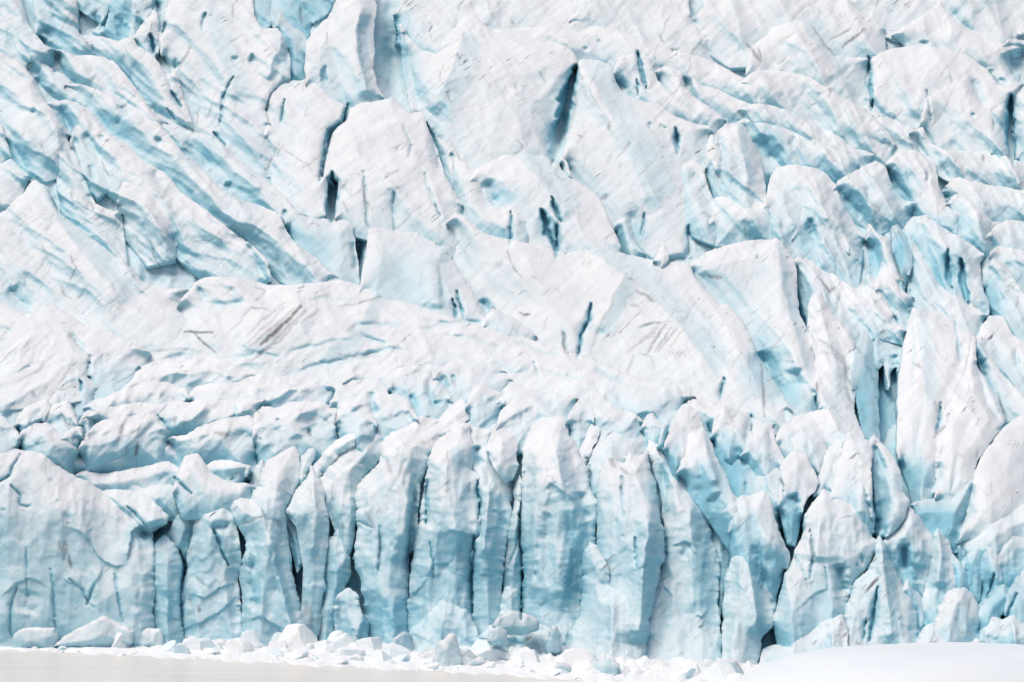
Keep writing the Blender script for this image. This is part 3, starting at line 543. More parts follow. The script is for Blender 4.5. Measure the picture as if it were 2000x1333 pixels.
def new_obj(name, verts, faces, mat, blueness=None, dirt=None, smooth_shade=True, parent=None):
    me = bpy.data.meshes.new(name)
    verts = np.asarray(verts, np.float32)
    lo = verts.min(0); hi = verts.max(0)
    org = np.array([(lo[0] + hi[0]) / 2, (lo[1] + hi[1]) / 2, lo[2]], np.float32)
    quads = [f for f in faces if f is not None]
    loops = np.concatenate([np.asarray(f).ravel() for f in quads]).astype(np.int32)
    counts = np.concatenate([np.full(len(f), np.asarray(f).shape[1], np.int32) for f in quads])
    me.vertices.add(len(verts)); me.vertices.foreach_set('co', (verts - org).ravel())
    me.loops.add(len(loops)); me.loops.foreach_set('vertex_index', loops)
    me.polygons.add(len(counts))
    st = np.concatenate([[0], np.cumsum(counts)[:-1]]).astype(np.int32)
    me.polygons.foreach_set('loop_start', st)
    try: me.polygons.foreach_set('loop_total', counts)
    except Exception: pass
    me.update(calc_edges=True); me.validate()
    me.polygons.foreach_set('use_smooth', np.full(len(me.polygons), smooth_shade))
    if blueness is not None:
        a = me.attributes.new('blueness', 'FLOAT', 'POINT'); a.data.foreach_set('value', np.asarray(blueness, np.float32))
        a = me.attributes.new('dirt', 'FLOAT', 'POINT'); a.data.foreach_set('value', np.asarray(dirt, np.float32))
    me.materials.append(mat)
    o = bpy.data.objects.new(name, me); o.location = org.tolist()
    COL.objects.link(o)
    return o

CELL = 2.3
def ice_block(name, label, cat, group, crest, base, A=2.5, B=4.5, t0=0.2, rim=11.0, dome=1.0, tint=0.0, kx=0.0, ky=0.0, jit=3.0, th=7.0, rough=1.0, front_blue=0.0, low=0.16, roof=30.0, dist=None, seed=0):
    crest = P(crest); base = P(base)
    if B > 2.2: base[:, 1] += 20.0
    ol, flag = closed_outline(crest, base, jit, seed)
    x0, y0 = ol.min(0) - 2 * CELL; x1, y1 = ol.max(0) + 2 * CELL
    nu = int((x1 - x0) / CELL) + 2; nv = int((y1 - y0) / CELL) + 2
    us = x0 + CELL * np.arange(nu); vs = y0 + CELL * np.arange(nv)
    A0 = ol; B0 = np.roll(ol, -1, 0)
    ins = np.zeros((nv, nu), bool)
    for j, v in enumerate(vs):
        c = (A0[:, 1] <= v) != (B0[:, 1] <= v)
        if not c.any(): continue
        a = A0[c]; b = B0[c]
        xs = np.sort(a[:, 0] + (v - a[:, 1]) / (b[:, 1] - a[:, 1]) * (b[:, 0] - a[:, 0]))
        ins[j] = (np.searchsorted(xs, us) % 2) == 1
    pd = np.pad(ins, 1)
    nb = np.zeros_like(ins)
    for dj in (-1, 0, 1):
        for di in (-1, 0, 1):
            nb |= pd[1 + dj:1 + dj + nv, 1 + di:1 + di + nu]
    ring = nb & ~ins
    keep = nb
    idx = np.full((nv, nu), -1, np.int64)
    jj, ii = np.nonzero(keep)
    idx[jj, ii] = np.arange(len(jj))
    u = us[ii].copy(); v = vs[jj].copy()
    rm = ring[jj, ii]
    # move the outermost points onto the outline
    ru, rv = u[rm], v[rm]
    seg = B0 - A0; l2 = (seg ** 2).sum(1) + 1e-9
    bd = np.full(len(ru), 1e9); bu = ru.copy(); bv = rv.copy()
    for k0 in range(0, len(ru), 1500):
        q = slice(k0, k0 + 1500)
        dx = ru[q, None] - A0[None, :, 0]; dy = rv[q, None] - A0[None, :, 1]
        t = np.clip((dx * seg[:, 0] + dy * seg[:, 1]) / l2, 0, 1)
        px = A0[:, 0] + t * seg[:, 0]; py = A0[:, 1] + t * seg[:, 1]
        dd = (ru[q, None] - px) ** 2 + (rv[q, None] - py) ** 2
        k = dd.argmin(1); r = np.arange(len(k))
        bu[q] = px[r, k]; bv[q] = py[r, k]
    u[rm] = bu; v[rm] = bv
    # distances to the free edge and to the foot
    def mind(pts):
        out = np.empty(len(u))
        for k0 in range(0, len(u), 4000):
            q = slice(k0, k0 + 4000)
            out[q] = np.sqrt(((u[q, None] - pts[None, :, 0]) ** 2 + (v[q, None] - pts[None, :, 1]) ** 2).min(1))
        return out
    fr = ol[flag == 1]; ft = ol[flag == 0]
    dc = mind(fr); db = mind(ft[::2])
    t = dc / (dc + db + 1e-6)
    if B <= 2.2 and dist is None and A > 0: A = A + np.random.RandomState(seed + 50).uniform(-0.7, 0.9)
    lift = A - B * smooth(t0, 1.0, t)
    if B > 2.2:
        sk = smooth(0.88, 1.0, t); lift = lift * (1 - sk) - 6.5 * sk
    wob = rim * (1 + 0.5 * samp(N1, u + 311, v))
    q = np.clip(1 - dc / wob, 0, 1)
    lift -= 0.085 * wob * (1 - np.sqrt(np.clip(1 - q * q, 0, 1)))
    cw = roof * (1 + 0.5 * samp(N1, u, v + 200))
    lift -= dome * (1 - np.clip(dc / cw, 0, 1))
    cu, cv = ol.mean(0)
    rs = np.random.RandomState(seed + 900)
    kx = kx + rs.uniform(-2.2, 2.2) / (x1 - x0); ky = ky + rs.uniform(-0.8, 0.8) / (y1 - y0)
    lift += kx * (u - cu) + ky * (v - cv)
    sh = (seed * 37) % 200
    lift += samp(LIFT, u, v) + rough * samp(SMALL, u, v)
    Y = (samp(YB, u, v) if dist is None else dist) - lift
    W = to_world(u, v, Y)
    blueness = np.clip(tint + front_blue * smooth(850, 1130, v + 110 * samp(N1, u, v)) + low * smooth(0.12, 0.75, t) + 0.12 * samp(FLOWBLUE, u, v) + samp(FRESH_AND_SHADE, u, v) + 0.06 * samp(N2, u, v) - 0.03, -0.5, 1)  # bluer towards the foot of each block and down the front wall
    dirt = samp(DIRT, u, v)
    # faces
    a = idx[:-1, :-1]; b = idx[:-1, 1:]; c = idx[1:, 1:]; d = idx[1:, :-1]
    anyin = ins[:-1, :-1] | ins[:-1, 1:] | ins[1:, 1:] | ins[1:, :-1]
    ok = (a >= 0) & (b >= 0) & (c >= 0) & (d >= 0) & anyin
    Q = np.stack([a[ok], d[ok], c[ok], b[ok]], 1)
    E = np.concatenate([Q[:, [0, 1]], Q[:, [1, 2]], Q[:, [2, 3]], Q[:, [3, 0]]])
    n = len(u)
    key = E[:, 0] * n + E[:, 1]; rev = E[:, 1] * n + E[:, 0]
    be = E[~np.isin(key, rev)]
    bvx = np.unique(be)
    m1 = np.full(n, -1, np.int64); m1[bvx] = n + np.arange(len(bvx)); m2 = m1 + len(bvx)
    cen = W.mean(0)
    W1 = W[bvx].copy(); W1[:, 0] += (cen[0] - W1[:, 0]) * 0.06; W1[:, 2] += (W1[:, 2].min() - W1[:, 2]) * 0.05; W1[:, 1] += th * 0.4
    W2 = W[bvx].copy(); W2[:, 0] += (cen[0] - W2[:, 0]) * 0.22; W2[:, 2] += (W2[:, 2].min() - W2[:, 2]) * 0.16; W2[:, 1] += th
    V = np.concatenate([W, W1, W2, [W2.mean(0)]])
    tip = len(V) - 1
    S1 = np.stack([be[:, 1], be[:, 0], m1[be[:, 0]], m1[be[:, 1]]], 1)
    S2 = np.stack([m1[be[:, 1]], m1[be[:, 0]], m2[be[:, 0]], m2[be[:, 1]]], 1)
    T = np.stack([m2[be[:, 1]], m2[be[:, 0]], np.full(len(be), tip)], 1)
    fr2 = np.concatenate([blueness, np.full(len(bvx), 0.25) + blueness[bvx], np.full(len(bvx) + 1, 0.45)])
    di2 = np.concatenate([dirt, np.zeros(2 * len(bvx) + 1)])
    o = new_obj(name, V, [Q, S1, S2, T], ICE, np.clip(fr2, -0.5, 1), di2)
    o['kind'] = 'thing'; o['label'] = label; o['category'] = cat; o['group'] = group
    return o

# ------------------------------------------------------------------ the glacier under and behind the blocks, and the lagoon
au = np.concatenate([np.arange(-1100, U0, 12.0), np.arange(U0, U1, 4.0), np.arange(U1, 3100, 12.0)])
av = np.concatenate([np.arange(-520, V0, 12.0), np.arange(V0, V1, 4.0)])
bu, bv = np.meshgrid(au, av)
nvb, nub = bu.shape
wallb = smooth(840, 960, bv)
under = -2.6 + 0.5 * wallb + 1.6 * wallb * smooth(1280, 1450, bu) + 0.5 * samp(LIFT, bu.ravel(), bv.ravel()).reshape(bu.shape)
under += 1.1 * fbm(bu / 60, bv / 60, 401, 4, 0.55, ridged=True) + 0.5 * fbm(bu / 18, bv / 60, 441, 4, 0.5)
for (pu, pv, ru, rv, dd) in ((1740, 790, 34, 130, 12), (768, 120, 26, 85, 6), (1566, 610, 12, 100, 6), (1096, 250, 16, 60, 5), (698, 505, 9, 50, 5), (1135, 1130, 22, 110, 4), (960, 905, 12, 50, 3), (1522, 1120, 14, 90, 4), (560, 1120, 16, 60, 3),
                         (1926, 560, 10, 60, 5), (1860, 395, 14, 22, 4), (1505, 380, 12, 30, 5), (1405, 1190, 9, 80, 4), (690, 1040, 8, 60, 4), (1810, 960, 12, 30, 4), (1870, 1010, 12, 50, 4), (1720, 520, 10, 40, 3), (650, 385, 9, 40, 4), (240, 50, 20, 30, 4), (520, 20, 14, 30, 4), (590, 20, 30, 30, 3)):
    under -= dd * np.exp(-((bu - pu) / ru) ** 2 - ((bv - pv) / rv) ** 2)
Yg = samp(YB, bu.ravel(), bv.ravel()).reshape(bu.shape) - under + 0.1 * np.clip(V0 - bv, 0, None)
Yg -= 3.0 * smooth(40, 160, np.maximum(-bu, bu - 2000)) + 2.5 * smooth(40, 140, -bv)      # outside the surveyed blocks the ice stands as high as they do
Wg = to_world(bu, bv, Yg).reshape(-1, 3)
ig = np.arange(nvb * nub).reshape(nvb, nub)
Qg = np.stack([ig[:-1, :-1], ig[1:, :-1], ig[1:, 1:], ig[:-1, 1:]], -1).reshape(-1, 4)
fg = np.clip(0.30 + 0.25 * wallb + 0.1 * fbm(bu / 40, bv / 40, 471, 3), 0, 1).ravel()
gl = new_obj('glacier', Wg, [Qg], ICE, fg, samp(DIRT, bu.ravel(), bv.ravel()) * 0.5)
gl['kind'] = 'structure'

def lagoon():
    xs = np.linspace(-3000, 3000, 61); ys = np.linspace(-2400, 20, 41)
    X, Yy = np.meshgrid(xs, ys)
    V = np.stack([X, Yy, 0.03 * fbm(X / 30, Yy / 12, 501, 3)], -1).reshape(-1, 3)
    i = np.arange(61 * 41).reshape(41, 61)
    Q = np.stack([i[:-1, :-1], i[:-1, 1:], i[1:, 1:], i[1:, :-1]], -1).reshape(-1, 4)
    o = new_obj('water', V, [Q], WATER)
    o['kind'] = 'structure'
lagoon()

# ------------------------------------------------------------------ the blocks, ridges, fins and pillars, back to front
G_TOP = 'ice ridges of the upper slope'; G_LEFT = 'long folded ridges on the left'; G_RIGHT = 'ice fins on the right slope'
G_TER = 'ice blocks of the terrace above the front'; G_FRONT = 'ice pillars of the calving front'; G_BLADE = 'ice blades of the right front'
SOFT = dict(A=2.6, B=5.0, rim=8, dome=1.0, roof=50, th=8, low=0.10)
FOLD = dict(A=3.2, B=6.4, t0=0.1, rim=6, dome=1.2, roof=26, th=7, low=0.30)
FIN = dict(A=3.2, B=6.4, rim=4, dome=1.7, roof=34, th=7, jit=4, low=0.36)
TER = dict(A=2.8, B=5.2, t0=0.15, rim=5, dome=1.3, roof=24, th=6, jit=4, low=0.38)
PIL = dict(A=3.6, B=2.0, t0=0.5, rim=4, dome=1.7, roof=32, th=6, jit=6.5, rough=1.0, front_blue=0.27, low=0.0)
BLD = dict(A=3.2, B=5.5, t0=0.2, rim=3.5, dome=1.9, roof=30, th=6, jit=4.0, tint=0.02, front_blue=0.12, low=0.55)
R = 'ice_ridge'; F = 'ice_fin'; S = 'ice_slab'; B_ = 'ice_block'; D = 'ice_dome'; L = 'ice_pillar'; Z = 'ice_spire'

BLOCKS = [
# ---- top edge of the picture
(R, 'smooth white snow ridge along the top edge right of centre', G_TOP, '780,20 800,-60 1125,-60 1160,30 1190,70', '1190,110 1000,110 850,110 770,70', dict(SOFT, A=1.0, B=2.5)),
(R, 'broad pale snow slope at the top behind the forked dirt cracks', G_TOP, '1110,45 1127,15 1135,-60 1340,-60 1346,12 1353,34 1368,62 1400,80', '1420,150 1300,130 1180,90', dict(SOFT, A=1.6, B=3)),
(R, 'white snow slope at the top edge above the two dark ash strokes', G_TOP, '1345,40 1370,20 1400,-60 1640,-60 1670,10 1700,35 1730,60', '1740,110 1600,130 1420,130 1360,80', dict(SOFT, A=1.4, B=2.6)),
(R, 'gently waved snow ridge in the upper right corner', G_TOP, '1640,10 1665,-5 1680,-60 2100,-60 2100,60 1990,70', '1980,130 1850,110 1760,80 1690,50', dict(SOFT, A=1.0, B=2.6)),
(R, 'white ridge with a faint blue groove descending from the top right', G_TOP, '1740,70 1790,40 1825,10 1835,0 1850,25 1885,50 1925,78 1960,85 2000,95', '2000,160 1900,140 1800,110', dict(SOFT, A=2.2, B=3.6)),
(S, 'pale blue ice panel at the top edge left of the dark hole', G_TOP, '138,10 140,-50 222,-50 217,15 200,45 166,70 156,58', '150,80 200,85 215,60', dict(FIN, A=0.8, B=2, tint=0.16)),
(F, 'narrow blue fin at the top edge beside the pale panel', G_TOP, '198,70 214,18 222,-50 268,-50 264,40 256,74', '250,90 215,90', dict(FIN, A=1.4, B=2.5, tint=0.34)),
(F, 'small white-tipped fin just left of the dark hole at the top', G_TOP, '250,75 254,20 258,-50 300,-50 296,20 280,45', '270,90 255,95', dict(FIN, A=1.2, B=2.5, tint=0.18)),
(S, 'blue ice wall with a dirt stripe at the top edge near the left', G_TOP, '532,60 536,-50 660,-50 645,25 610,48', '600,80 560,70', dict(FIN, A=0.6, B=2, tint=0.42)),
(F, 'strongly blue hanging fin at the top edge beside the white hill', G_TOP, '488,30 490,-50 540,-50 534,45 525,58 512,56', '520,75 495,60', dict(FIN, A=1.6, B=2, tint=0.44)),
(F, 'pale blue pointed fin behind the rounded white hill', G_TOP, '532,60 547,22 568,46 595,66 604,92 612,114', '600,168 560,170 540,100', dict(FIN, A=2.0, B=3.5, tint=0.22)),
(B_, 'small cluster of pale notched ice behind the big hollow', G_TOP, '768,30 795,2 820,18 846,48 838,60 852,80 885,92', '870,115 800,110 775,60', dict(FIN, A=1.4, B=3, tint=0.12)),
(R, 'low snow ridge running in front of the smooth top slopes', G_TOP, '850,100 880,62 925,18 945,50 985,58 1060,50 1122,58 1169,48 1216,62 1250,74 1314,98 1371,111 1415,134 1460,157 1505,180', '1500,220 1400,190 1290,150 1200,130 1050,110 900,120', dict(SOFT, A=2.0, B=4)),
(R, 'broad white hill crest with ash strokes at the upper right', G_TOP, '1455,150 1470,92 1514,54 1564,40 1586,50 1610,82 1632,110 1665,113 1700,118', '1720,220 1640,220 1540,190 1470,180', dict(SOFT, A=2.4, B=4.2)),
(R, 'large white hump with a vertical crack at the upper right', G_TOP, '1694,215 1697,150 1699,116 1716,101 1784,90 1848,95 1885,106 1929,136 1949,164 1976,168 2000,165', '1990,240 1900,320 1800,300 1730,250', dict(SOFT, A=2.6, B=4.0, rough=0.6)),
(B_, 'white block beside the blue box-like hollow on the right edge', G_TOP, '1925,140 1940,120 1958,92 1968,130 1985,158 2010,165 2080,160', '2080,210 1950,215', dict(SOFT, A=1.8, B=3)),
(B_, 'snow shelf above the blue hollow on the right edge', G_TOP, '1955,95 1970,75 2010,80 2080,70', '2080,105 1990,100', dict(SOFT, A=1.2, B=2)),
# ---- upper left
(R, 'white ridge in the top left corner beside a blue gully', G_LEFT, '-60,40 -10,-50 30,-50 42,5 54,40 67,64 88,88 112,100', '110,150 60,140 0,120 -60,110', dict(FOLD, tint=0.04)),
(R, 'pale ridge with a blue pit right of the top left corner gully', G_LEFT, '70,70 66,20 68,-50 140,-50 150,20 152,60 165,75 196,90', '200,130 150,120 110,105', dict(FOLD, tint=0.05)),
(R, 'short bluish rib at the left edge below the corner ridge', G_LEFT, '-60,20 -10,28 20,42 38,70 50,95 62,125', '60,160 20,150 -60,120', dict(FOLD, tint=0.12)),
(R, 'pale saddle ridge below the narrow blue fins at the top', G_LEFT, '130,75 165,70 196,71 230,80 257,70 270,90 297,105 306,116 324,149 341,189 361,230 376,256', '350,270 300,225 240,150 180,120', dict(FOLD, tint=0.03)),
(Z, 'small white spire beside the dark hole at the top', G_LEFT, '254,80 275,50 292,30 304,12 311,40 313,75 308,108', '300,130 275,110', dict(FIN, A=3.2, B=4)),
(D, 'large white hill with dark pits left of the top centre', G_LEFT, '316,110 308,75 325,25 340,-50 484,-50 498,30 514,56 544,55 556,75 566,110 567,152 548,163 527,182 519,216 530,246', '570,340 500,340 440,300 385,268 340,160', dict(SOFT, A=3.2, B=5, rim=8, rough=0.7)),
(F, 'thin pale fin with blue slits leaning on the white hill', G_LEFT, '306,118 328,150 342,137 356,172 366,208 376,245 384,262', '370,280 335,230 310,160', dict(FIN, A=3.0, B=4.4)),
(R, 'rounded white fold below the pale saddle ridge', G_LEFT, '105,102 122,97 148,108 189,110 219,118 243,145 270,179 297,213 330,245', '320,290 250,250 190,210 120,170', dict(FOLD)),
(R, 'long fold that ends above the rectangular dark slot', G_LEFT, '285,205 304,219 338,236 375,257 412,267 439,284 473,314 500,338 517,349 558,385 578,408 601,425', '590,470 520,430 440,390 360,320 300,260', dict(FOLD, B=5.6, tint=0.03)),
(R, 'long white fold with dark pits, second of the parallel folds', G_LEFT, '125,170 160,163 205,180 240,195 270,203 304,236 338,270 358,297 381,314 402,338 436,371 466,388 520,406 547,422 561,454 585,484 622,505 642,528 660,546', '640,580 540,540 470,470 400,420 320,350 240,290 150,230', dict(FOLD, B=5.4)),
(R, 'knobbly bluish fold with small holes near the left edge', G_LEFT, '55,130 75,118 110,140 130,150 150,172 190,185 225,200 240,225', '230,280 170,240 110,200 60,170', dict(FOLD, A=2.0, tint=0.08)),
(R, 'longest white fold running to the terrace on the left', G_LEFT, '85,205 98,199 128,194 150,200 176,216 216,260 257,290 280,314 324,341 348,371 398,408 446,446 466,462 500,484 520,505 530,550', '500,580 400,550 320,480 240,400 160,330 110,260', dict(FOLD, B=4.8)),
(R, 'white ridge between two blue gullies near the left edge', G_LEFT, '-60,90 0,103 45,127 75,165 85,195 105,218 122,240 140,270', '140,330 90,350 40,350 -60,290', dict(FOLD, B=6)),
(B_, 'grey-white rounded block in the middle of the left folds', G_LEFT, '228,400 238,360 252,330 285,322 298,345 312,370 330,395 360,425', '350,500 280,520 235,450', dict(SOFT, A=2.6, B=4)),
(F, 'small double fin above the deep blue pit on the left', G_LEFT, '138,290 142,255 152,232 170,222 192,245 210,268 214,285', '240,340 190,390 150,350', dict(FOLD, A=2.8, B=4)),
(R, 'white hump beside the deep blue pit on the left', G_LEFT, '100,300 118,262 135,275 150,310 165,350 185,395 215,410 240,420', '270,540 200,510 150,460 112,420', dict(SOFT, A=2.2, B=3.6)),
(B_, 'white wedge cut by the left edge under the upper gully', G_LEFT, '-60,230 5,245 12,275 22,312', '0,350 -60,350', dict(SOFT, A=3)),
(S, 'white slab with a straight lower crease at the left edge', G_LEFT, '-60,345 0,322 22,311 40,328 58,350', '40,395 0,430 -60,450', dict(SOFT, A=3.2, B=3)),
(R, 'wide white ramp descending from the left edge to the terrace', G_LEFT, '-60,440 0,418 45,378 67,350 90,368 105,400 118,418 159,450 203,484 236,511 260,525 277,548 304,558 331,565 372,568', '450,660 420,710 300,720 180,680 100,630 -60,580', dict(SOFT, A=3.0, B=5.0, t0=0.12, rough=0.6)),
# ---- centre of the upper slope
(S, 'tall white slab whose blue right side overhangs the big hollow', G_TOP, '596,165 600,82 639,34 669,-20 690,-50 725,-50 734,12 731,40 733,100 729,132 738,165 750,194', '740,225 690,230 630,215', dict(FIN, A=4.2, B=4.5, kx=-0.005, rough=0.6)),
(R, 'broad white slope with ash strokes right of the big blue hollow', G_TOP, '806,224 796,190 787,150 783,110 782,75 778,50 786,46 797,72 822,82 850,98 880,80 905,58 940,62 985,60 1050,70 1112,92 1130,122 1117,160 1106,200 1090,240', '1085,330 1020,340 950,380 890,330 830,260', dict(SOFT, A=3.0, B=4.8, t0=0.12, dome=3.0, roof=80, rough=0.6)),
(B_, 'white block with zigzag crack left of the top centre', G_TOP, '516,270 519,216 527,182 547,159 591,157 615,142 636,134 641,188 676,206 668,236 645,256 634,294 627,345 640,352 637,424', '620,440 560,420 520,350', dict(SOFT, A=3.0, B=4, rough=0.6)),
(B_, 'white mass below the big hollow with a winding crack on its left', G_TOP, '655,430 660,352 632,346 640,294 652,256 676,234 684,212 702,200 735,198 766,191 786,205 803,220 826,220 834,246 852,290 870,345 895,385 906,405', '930,500 850,500 740,470 690,450', dict(SOFT, A=3.2, B=4, rough=0.6)),
(R, 'white hump with narrow blue grooves near the centre', G_TOP, '832,235 850,262 862,275 885,280 895,310 915,325 935,352 945,385 975,405 1006,410 1030,425 1045,440', '1060,500 980,490 900,450 850,340', dict(FIN, A=2.6, B=4.4)),
(R, 'large white shoulder right of the deep dark crevasse', G_TOP, '1098,318 1104,272 1113,220 1119,165 1127,130 1133,117 1169,119 1194,128 1199,152 1216,179 1237,192 1284,202 1317,226 1351,240 1383,247 1396,262', '1400,420 1350,500 1270,520 1190,450 1140,380', dict(SOFT, A=3.2, B=5.2, t0=0.12, rough=0.55)),
(Z, 'small ice flake standing in the mouth of the deep crevasse', G_TOP, '1093,320 1097,306 1102,305 1110,325 1117,350', '1122,380 1096,350', dict(FIN, A=4.0, B=4, rim=3, dome=.6, roof=10, th=2, low=0.0)),
(D, 'rounded white dome below the deep dark crevasse', G_TOP, '915,360 930,330 980,306 1010,302 1055,303 1085,315 1100,336 1135,358 1160,378 1180,400 1195,440 1215,490', '1210,520 1080,520 1000,480 940,430', dict(SOFT, A=3.8, B=4, rough=0.55)),
(B_, 'light block with a narrow slot below the low snow ridge', G_TOP, '1196,150 1200,128 1216,108 1243,104 1267,111 1280,140 1286,160 1317,186 1351,205 1400,230', '1400,265 1300,230 1220,200', dict(SOFT, A=2.6, B=4.2)),
(R, 'smooth fold beside the slotted block on the upper slope', G_TOP, '1276,145 1300,127 1331,142 1338,172 1368,196 1418,234', '1410,265 1340,240 1285,190', dict(SOFT, A=2.8, B=4.4)),
(R, 'narrow fold next to the smooth fold on the upper slope', G_TOP, '1330,150 1345,140 1361,148 1368,166 1402,176 1430,190 1472,206', '1480,250 1400,230 1345,190', dict(SOFT, A=2.6, B=4)),
(R, 'sweeping white slope crossing the upper right diagonally', G_TOP, '1440,165 1480,136 1564,145 1628,179 1683,209 1723,243 1752,288', '1740,330 1640,300 1540,250 1450,210', dict(SOFT, A=2.6, B=4.2)),
(R, 'thin snow strip in front of the sweeping diagonal slope', G_TOP, '1440,215 1480,203 1540,216 1561,230 1591,243 1642,267 1669,290 1716,306', '1700,340 1600,300 1500,260 1440,245', dict(SOFT, A=2.6, B=4)),
(R, 'snow fold with two light blue gullies at the right', G_TOP, '1675,215 1700,210 1735,228 1770,245 1795,258 1812,288', '1800,330 1750,300 1700,250', dict(SOFT, A=2.2, B=4, tint=0.06)),
(S, 'flat white facet with a sharp blue right edge near the right side', G_TOP, '1795,250 1806,195 1840,170 1868,155 1890,145 1905,175 1919,203 1939,222 1945,300', '1930,330 1860,310 1810,290', dict(SOFT, A=3.4, B=5.0, t0=0.12, rough=0.5)),
(L, 'upright pale block left of the dark slot at the right edge', G_TOP, '1934,300 1938,222 1960,200 1970,205 1969,306', '1965,330 1940,325', dict(FIN, A=3.6, B=2, tint=0.06)),
(L, 'upright bluish block right of the dark slot at the right edge', G_TOP, '1984,310 1981,230 1985,180 2005,165 2080,160', '2080,340 1990,340', dict(FIN, A=3.4, B=2, tint=0.08)),
(R, 'long white wave of snow under the slot at the right edge', G_TOP, '1775,262 1800,250 1820,282 1870,297 1912,296 1950,298 2000,317 2080,332', '2080,400 1950,380 1880,360 1810,320', dict(SOFT, A=3.4, B=4.2)),
# ---- right slope
(R, 'white block with blue lower face above the paired fins', G_RIGHT, '1436,250 1452,230 1480,227 1520,232 1550,245 1590,265 1640,290 1690,308', '1690,380 1600,350 1520,350 1460,300', dict(FIN, A=2.8, B=5.2)),
(F, 'thin upright rib left of the scooped fin', G_RIGHT, '1376,330 1382,280 1388,262 1397,258 1402,300 1410,335 1440,368 1446,392', '1440,410 1395,400', dict(FIN, A=3.0, B=3)),
(B_, 'pale creased block left of the upright rib', G_RIGHT, '1305,330 1320,300 1345,310 1372,325 1385,370 1400,400 1415,430', '1400,470 1340,450 1310,390', dict(FIN, A=2.6, B=3.4)),
(F, 'scooped fin with a rounded top and blue pocket', G_RIGHT, '1396,335 1397,265 1415,244 1439,239 1453,246 1467,270 1486,310 1494,354 1497,398', '1490,425 1440,410 1405,380', dict(FIN, A=4.0, B=3.4)),
(B_, 'low snowy step below the scooped fin', G_RIGHT, '1385,440 1395,390 1420,382 1445,392 1470,390 1500,398 1520,405', '1520,470 1440,470 1390,470', dict(FIN, A=3.2, B=4)),
(B_, 'small pale blocks at the foot of the white shoulder', G_RIGHT, '1195,450 1205,430 1220,425 1232,450 1245,480 1262,500', '1250,530 1205,500', dict(TER, A=3.4)),
(B_, 'white block with deep pits right of the scooped fin', G_RIGHT, '1490,410 1503,348 1517,327 1554,322 1601,331 1628,356 1650,400 1672,440 1690,470', '1690,560 1600,550 1530,500 1500,450', dict(FIN, A=3.4, B=4)),
(F, 'bluish hollowed fin with dirty niches above the big slab', G_RIGHT, '1545,470 1555,400 1562,378 1590,372 1622,385 1640,420 1650,460 1660,500', '1640,560 1570,530', dict(FIN, A=3.4, B=4, tint=0.08)),
(R, 'white ridge with a blue pocket under its crest on the right', G_RIGHT, '1628,372 1640,352 1670,335 1710,314 1730,328 1743,361 1767,392 1796,398', '1790,460 1740,450 1690,450 1645,420', dict(FIN, A=3.2, B=5)),
(R, 'white ridge with a light blue trough right of the pocketed ridge', G_RIGHT, '1726,330 1750,296 1784,294 1824,310 1832,340 1836,372 1850,398 1864,412 1894,424', '1890,480 1820,450 1770,410 1740,370', dict(FIN, A=3.2, B=5)),
(B_, 'white peaked block above the blue notch at the right', G_RIGHT, '1834,385 1850,360 1862,348 1873,332 1899,350 1953,364 2010,372 2080,382', '2080,450 1960,450 1890,430', dict(FIN, A=3.2, B=4.4)),
(B_, 'granular pale block below the peaked block at the right', G_RIGHT, '1846,400 1865,381 1892,387 1915,408 1939,432 1962,437', '1960,500 1910,500 1860,450', dict(FIN, A=3.4, B=4.4, tint=0.05)),
(R, 'snowy ridge at the right edge below the peaked block', G_RIGHT, '1925,470 1945,440 1965,432 2000,425 2080,430', '2080,520 1960,530', dict(FIN, A=2.6, B=4)),
(R, 'white ridge behind the blue-edged block on the right edge', G_RIGHT, '1930,505 1950,480 1985,475 2080,490', '2080,620 1990,590', dict(FIN, A=2.4, B=4)),
(R, 'white crest with narrow blue troughs right of the hollowed fin', G_RIGHT, '1690,470 1697,436 1716,458 1737,463 1744,491 1758,535 1768,556', '1760,600 1720,580 1695,530', dict(FIN, A=3.0, B=4.6)),
(F, 'blue curved fin in front of the fluted block', G_RIGHT, '1740,500 1742,446 1756,440 1769,455 1781,480 1783,515 1775,542', '1765,570 1750,540', dict(FIN, A=3.0, B=3, tint=0.30)),
(B_, 'fluted block with two vertical slots on the right', G_RIGHT, '1766,470 1768,440 1784,423 1811,420 1834,437 1868,460 1895,477 1923,498 1915,518 1920,565 1933,590 1930,620', '1900,640 1850,610 1800,560', dict(FIN, A=3.0, B=2.6, tint=0.10)),
(B_, 'blue-edged block beside the fluted block', G_RIGHT, '1918,560 1916,518 1932,501 1960,511 1974,531 1987,555 2003,575 2080,590', '2080,680 1980,660 1935,620', dict(FIN, A=3.2, B=3.4, tint=0.08)),
(R, 'sharp white crest with a tooth in front of the fluted block', G_RIGHT, '1764,500 1769,470 1773,457 1785,475 1810,510 1835,555 1856,572 1886,582 1906,600 1928,620', '1920,680 1850,670 1790,640 1765,560', dict(FIN, A=3.8, B=4.6, rim=6)),
(B_, 'small white peak below the blue troughs', G_RIGHT, '1710,570 1717,535 1726,511 1747,548 1768,572 1786,583', '1790,660 1740,650', dict(FIN, A=3.6, B=4)),
(R, 'white slope with dark specks behind the dirt-banded fin', G_RIGHT, '1548,520 1556,504 1581,508 1610,526 1640,545 1675,565 1696,537 1716,555 1737,595 1750,630 1772,650', '1768,660 1712,650 1690,690 1620,680 1560,600', dict(FIN, A=2.8, B=4)),
(S, 'blue back wall at the head of the dark canyon', G_RIGHT, '1698,720 1706,662 1720,640 1745,648 1772,640 1778,720 1770,800', '1762,910 1722,900', dict(FIN, A=-6.0, B=1, tint=0.35)),
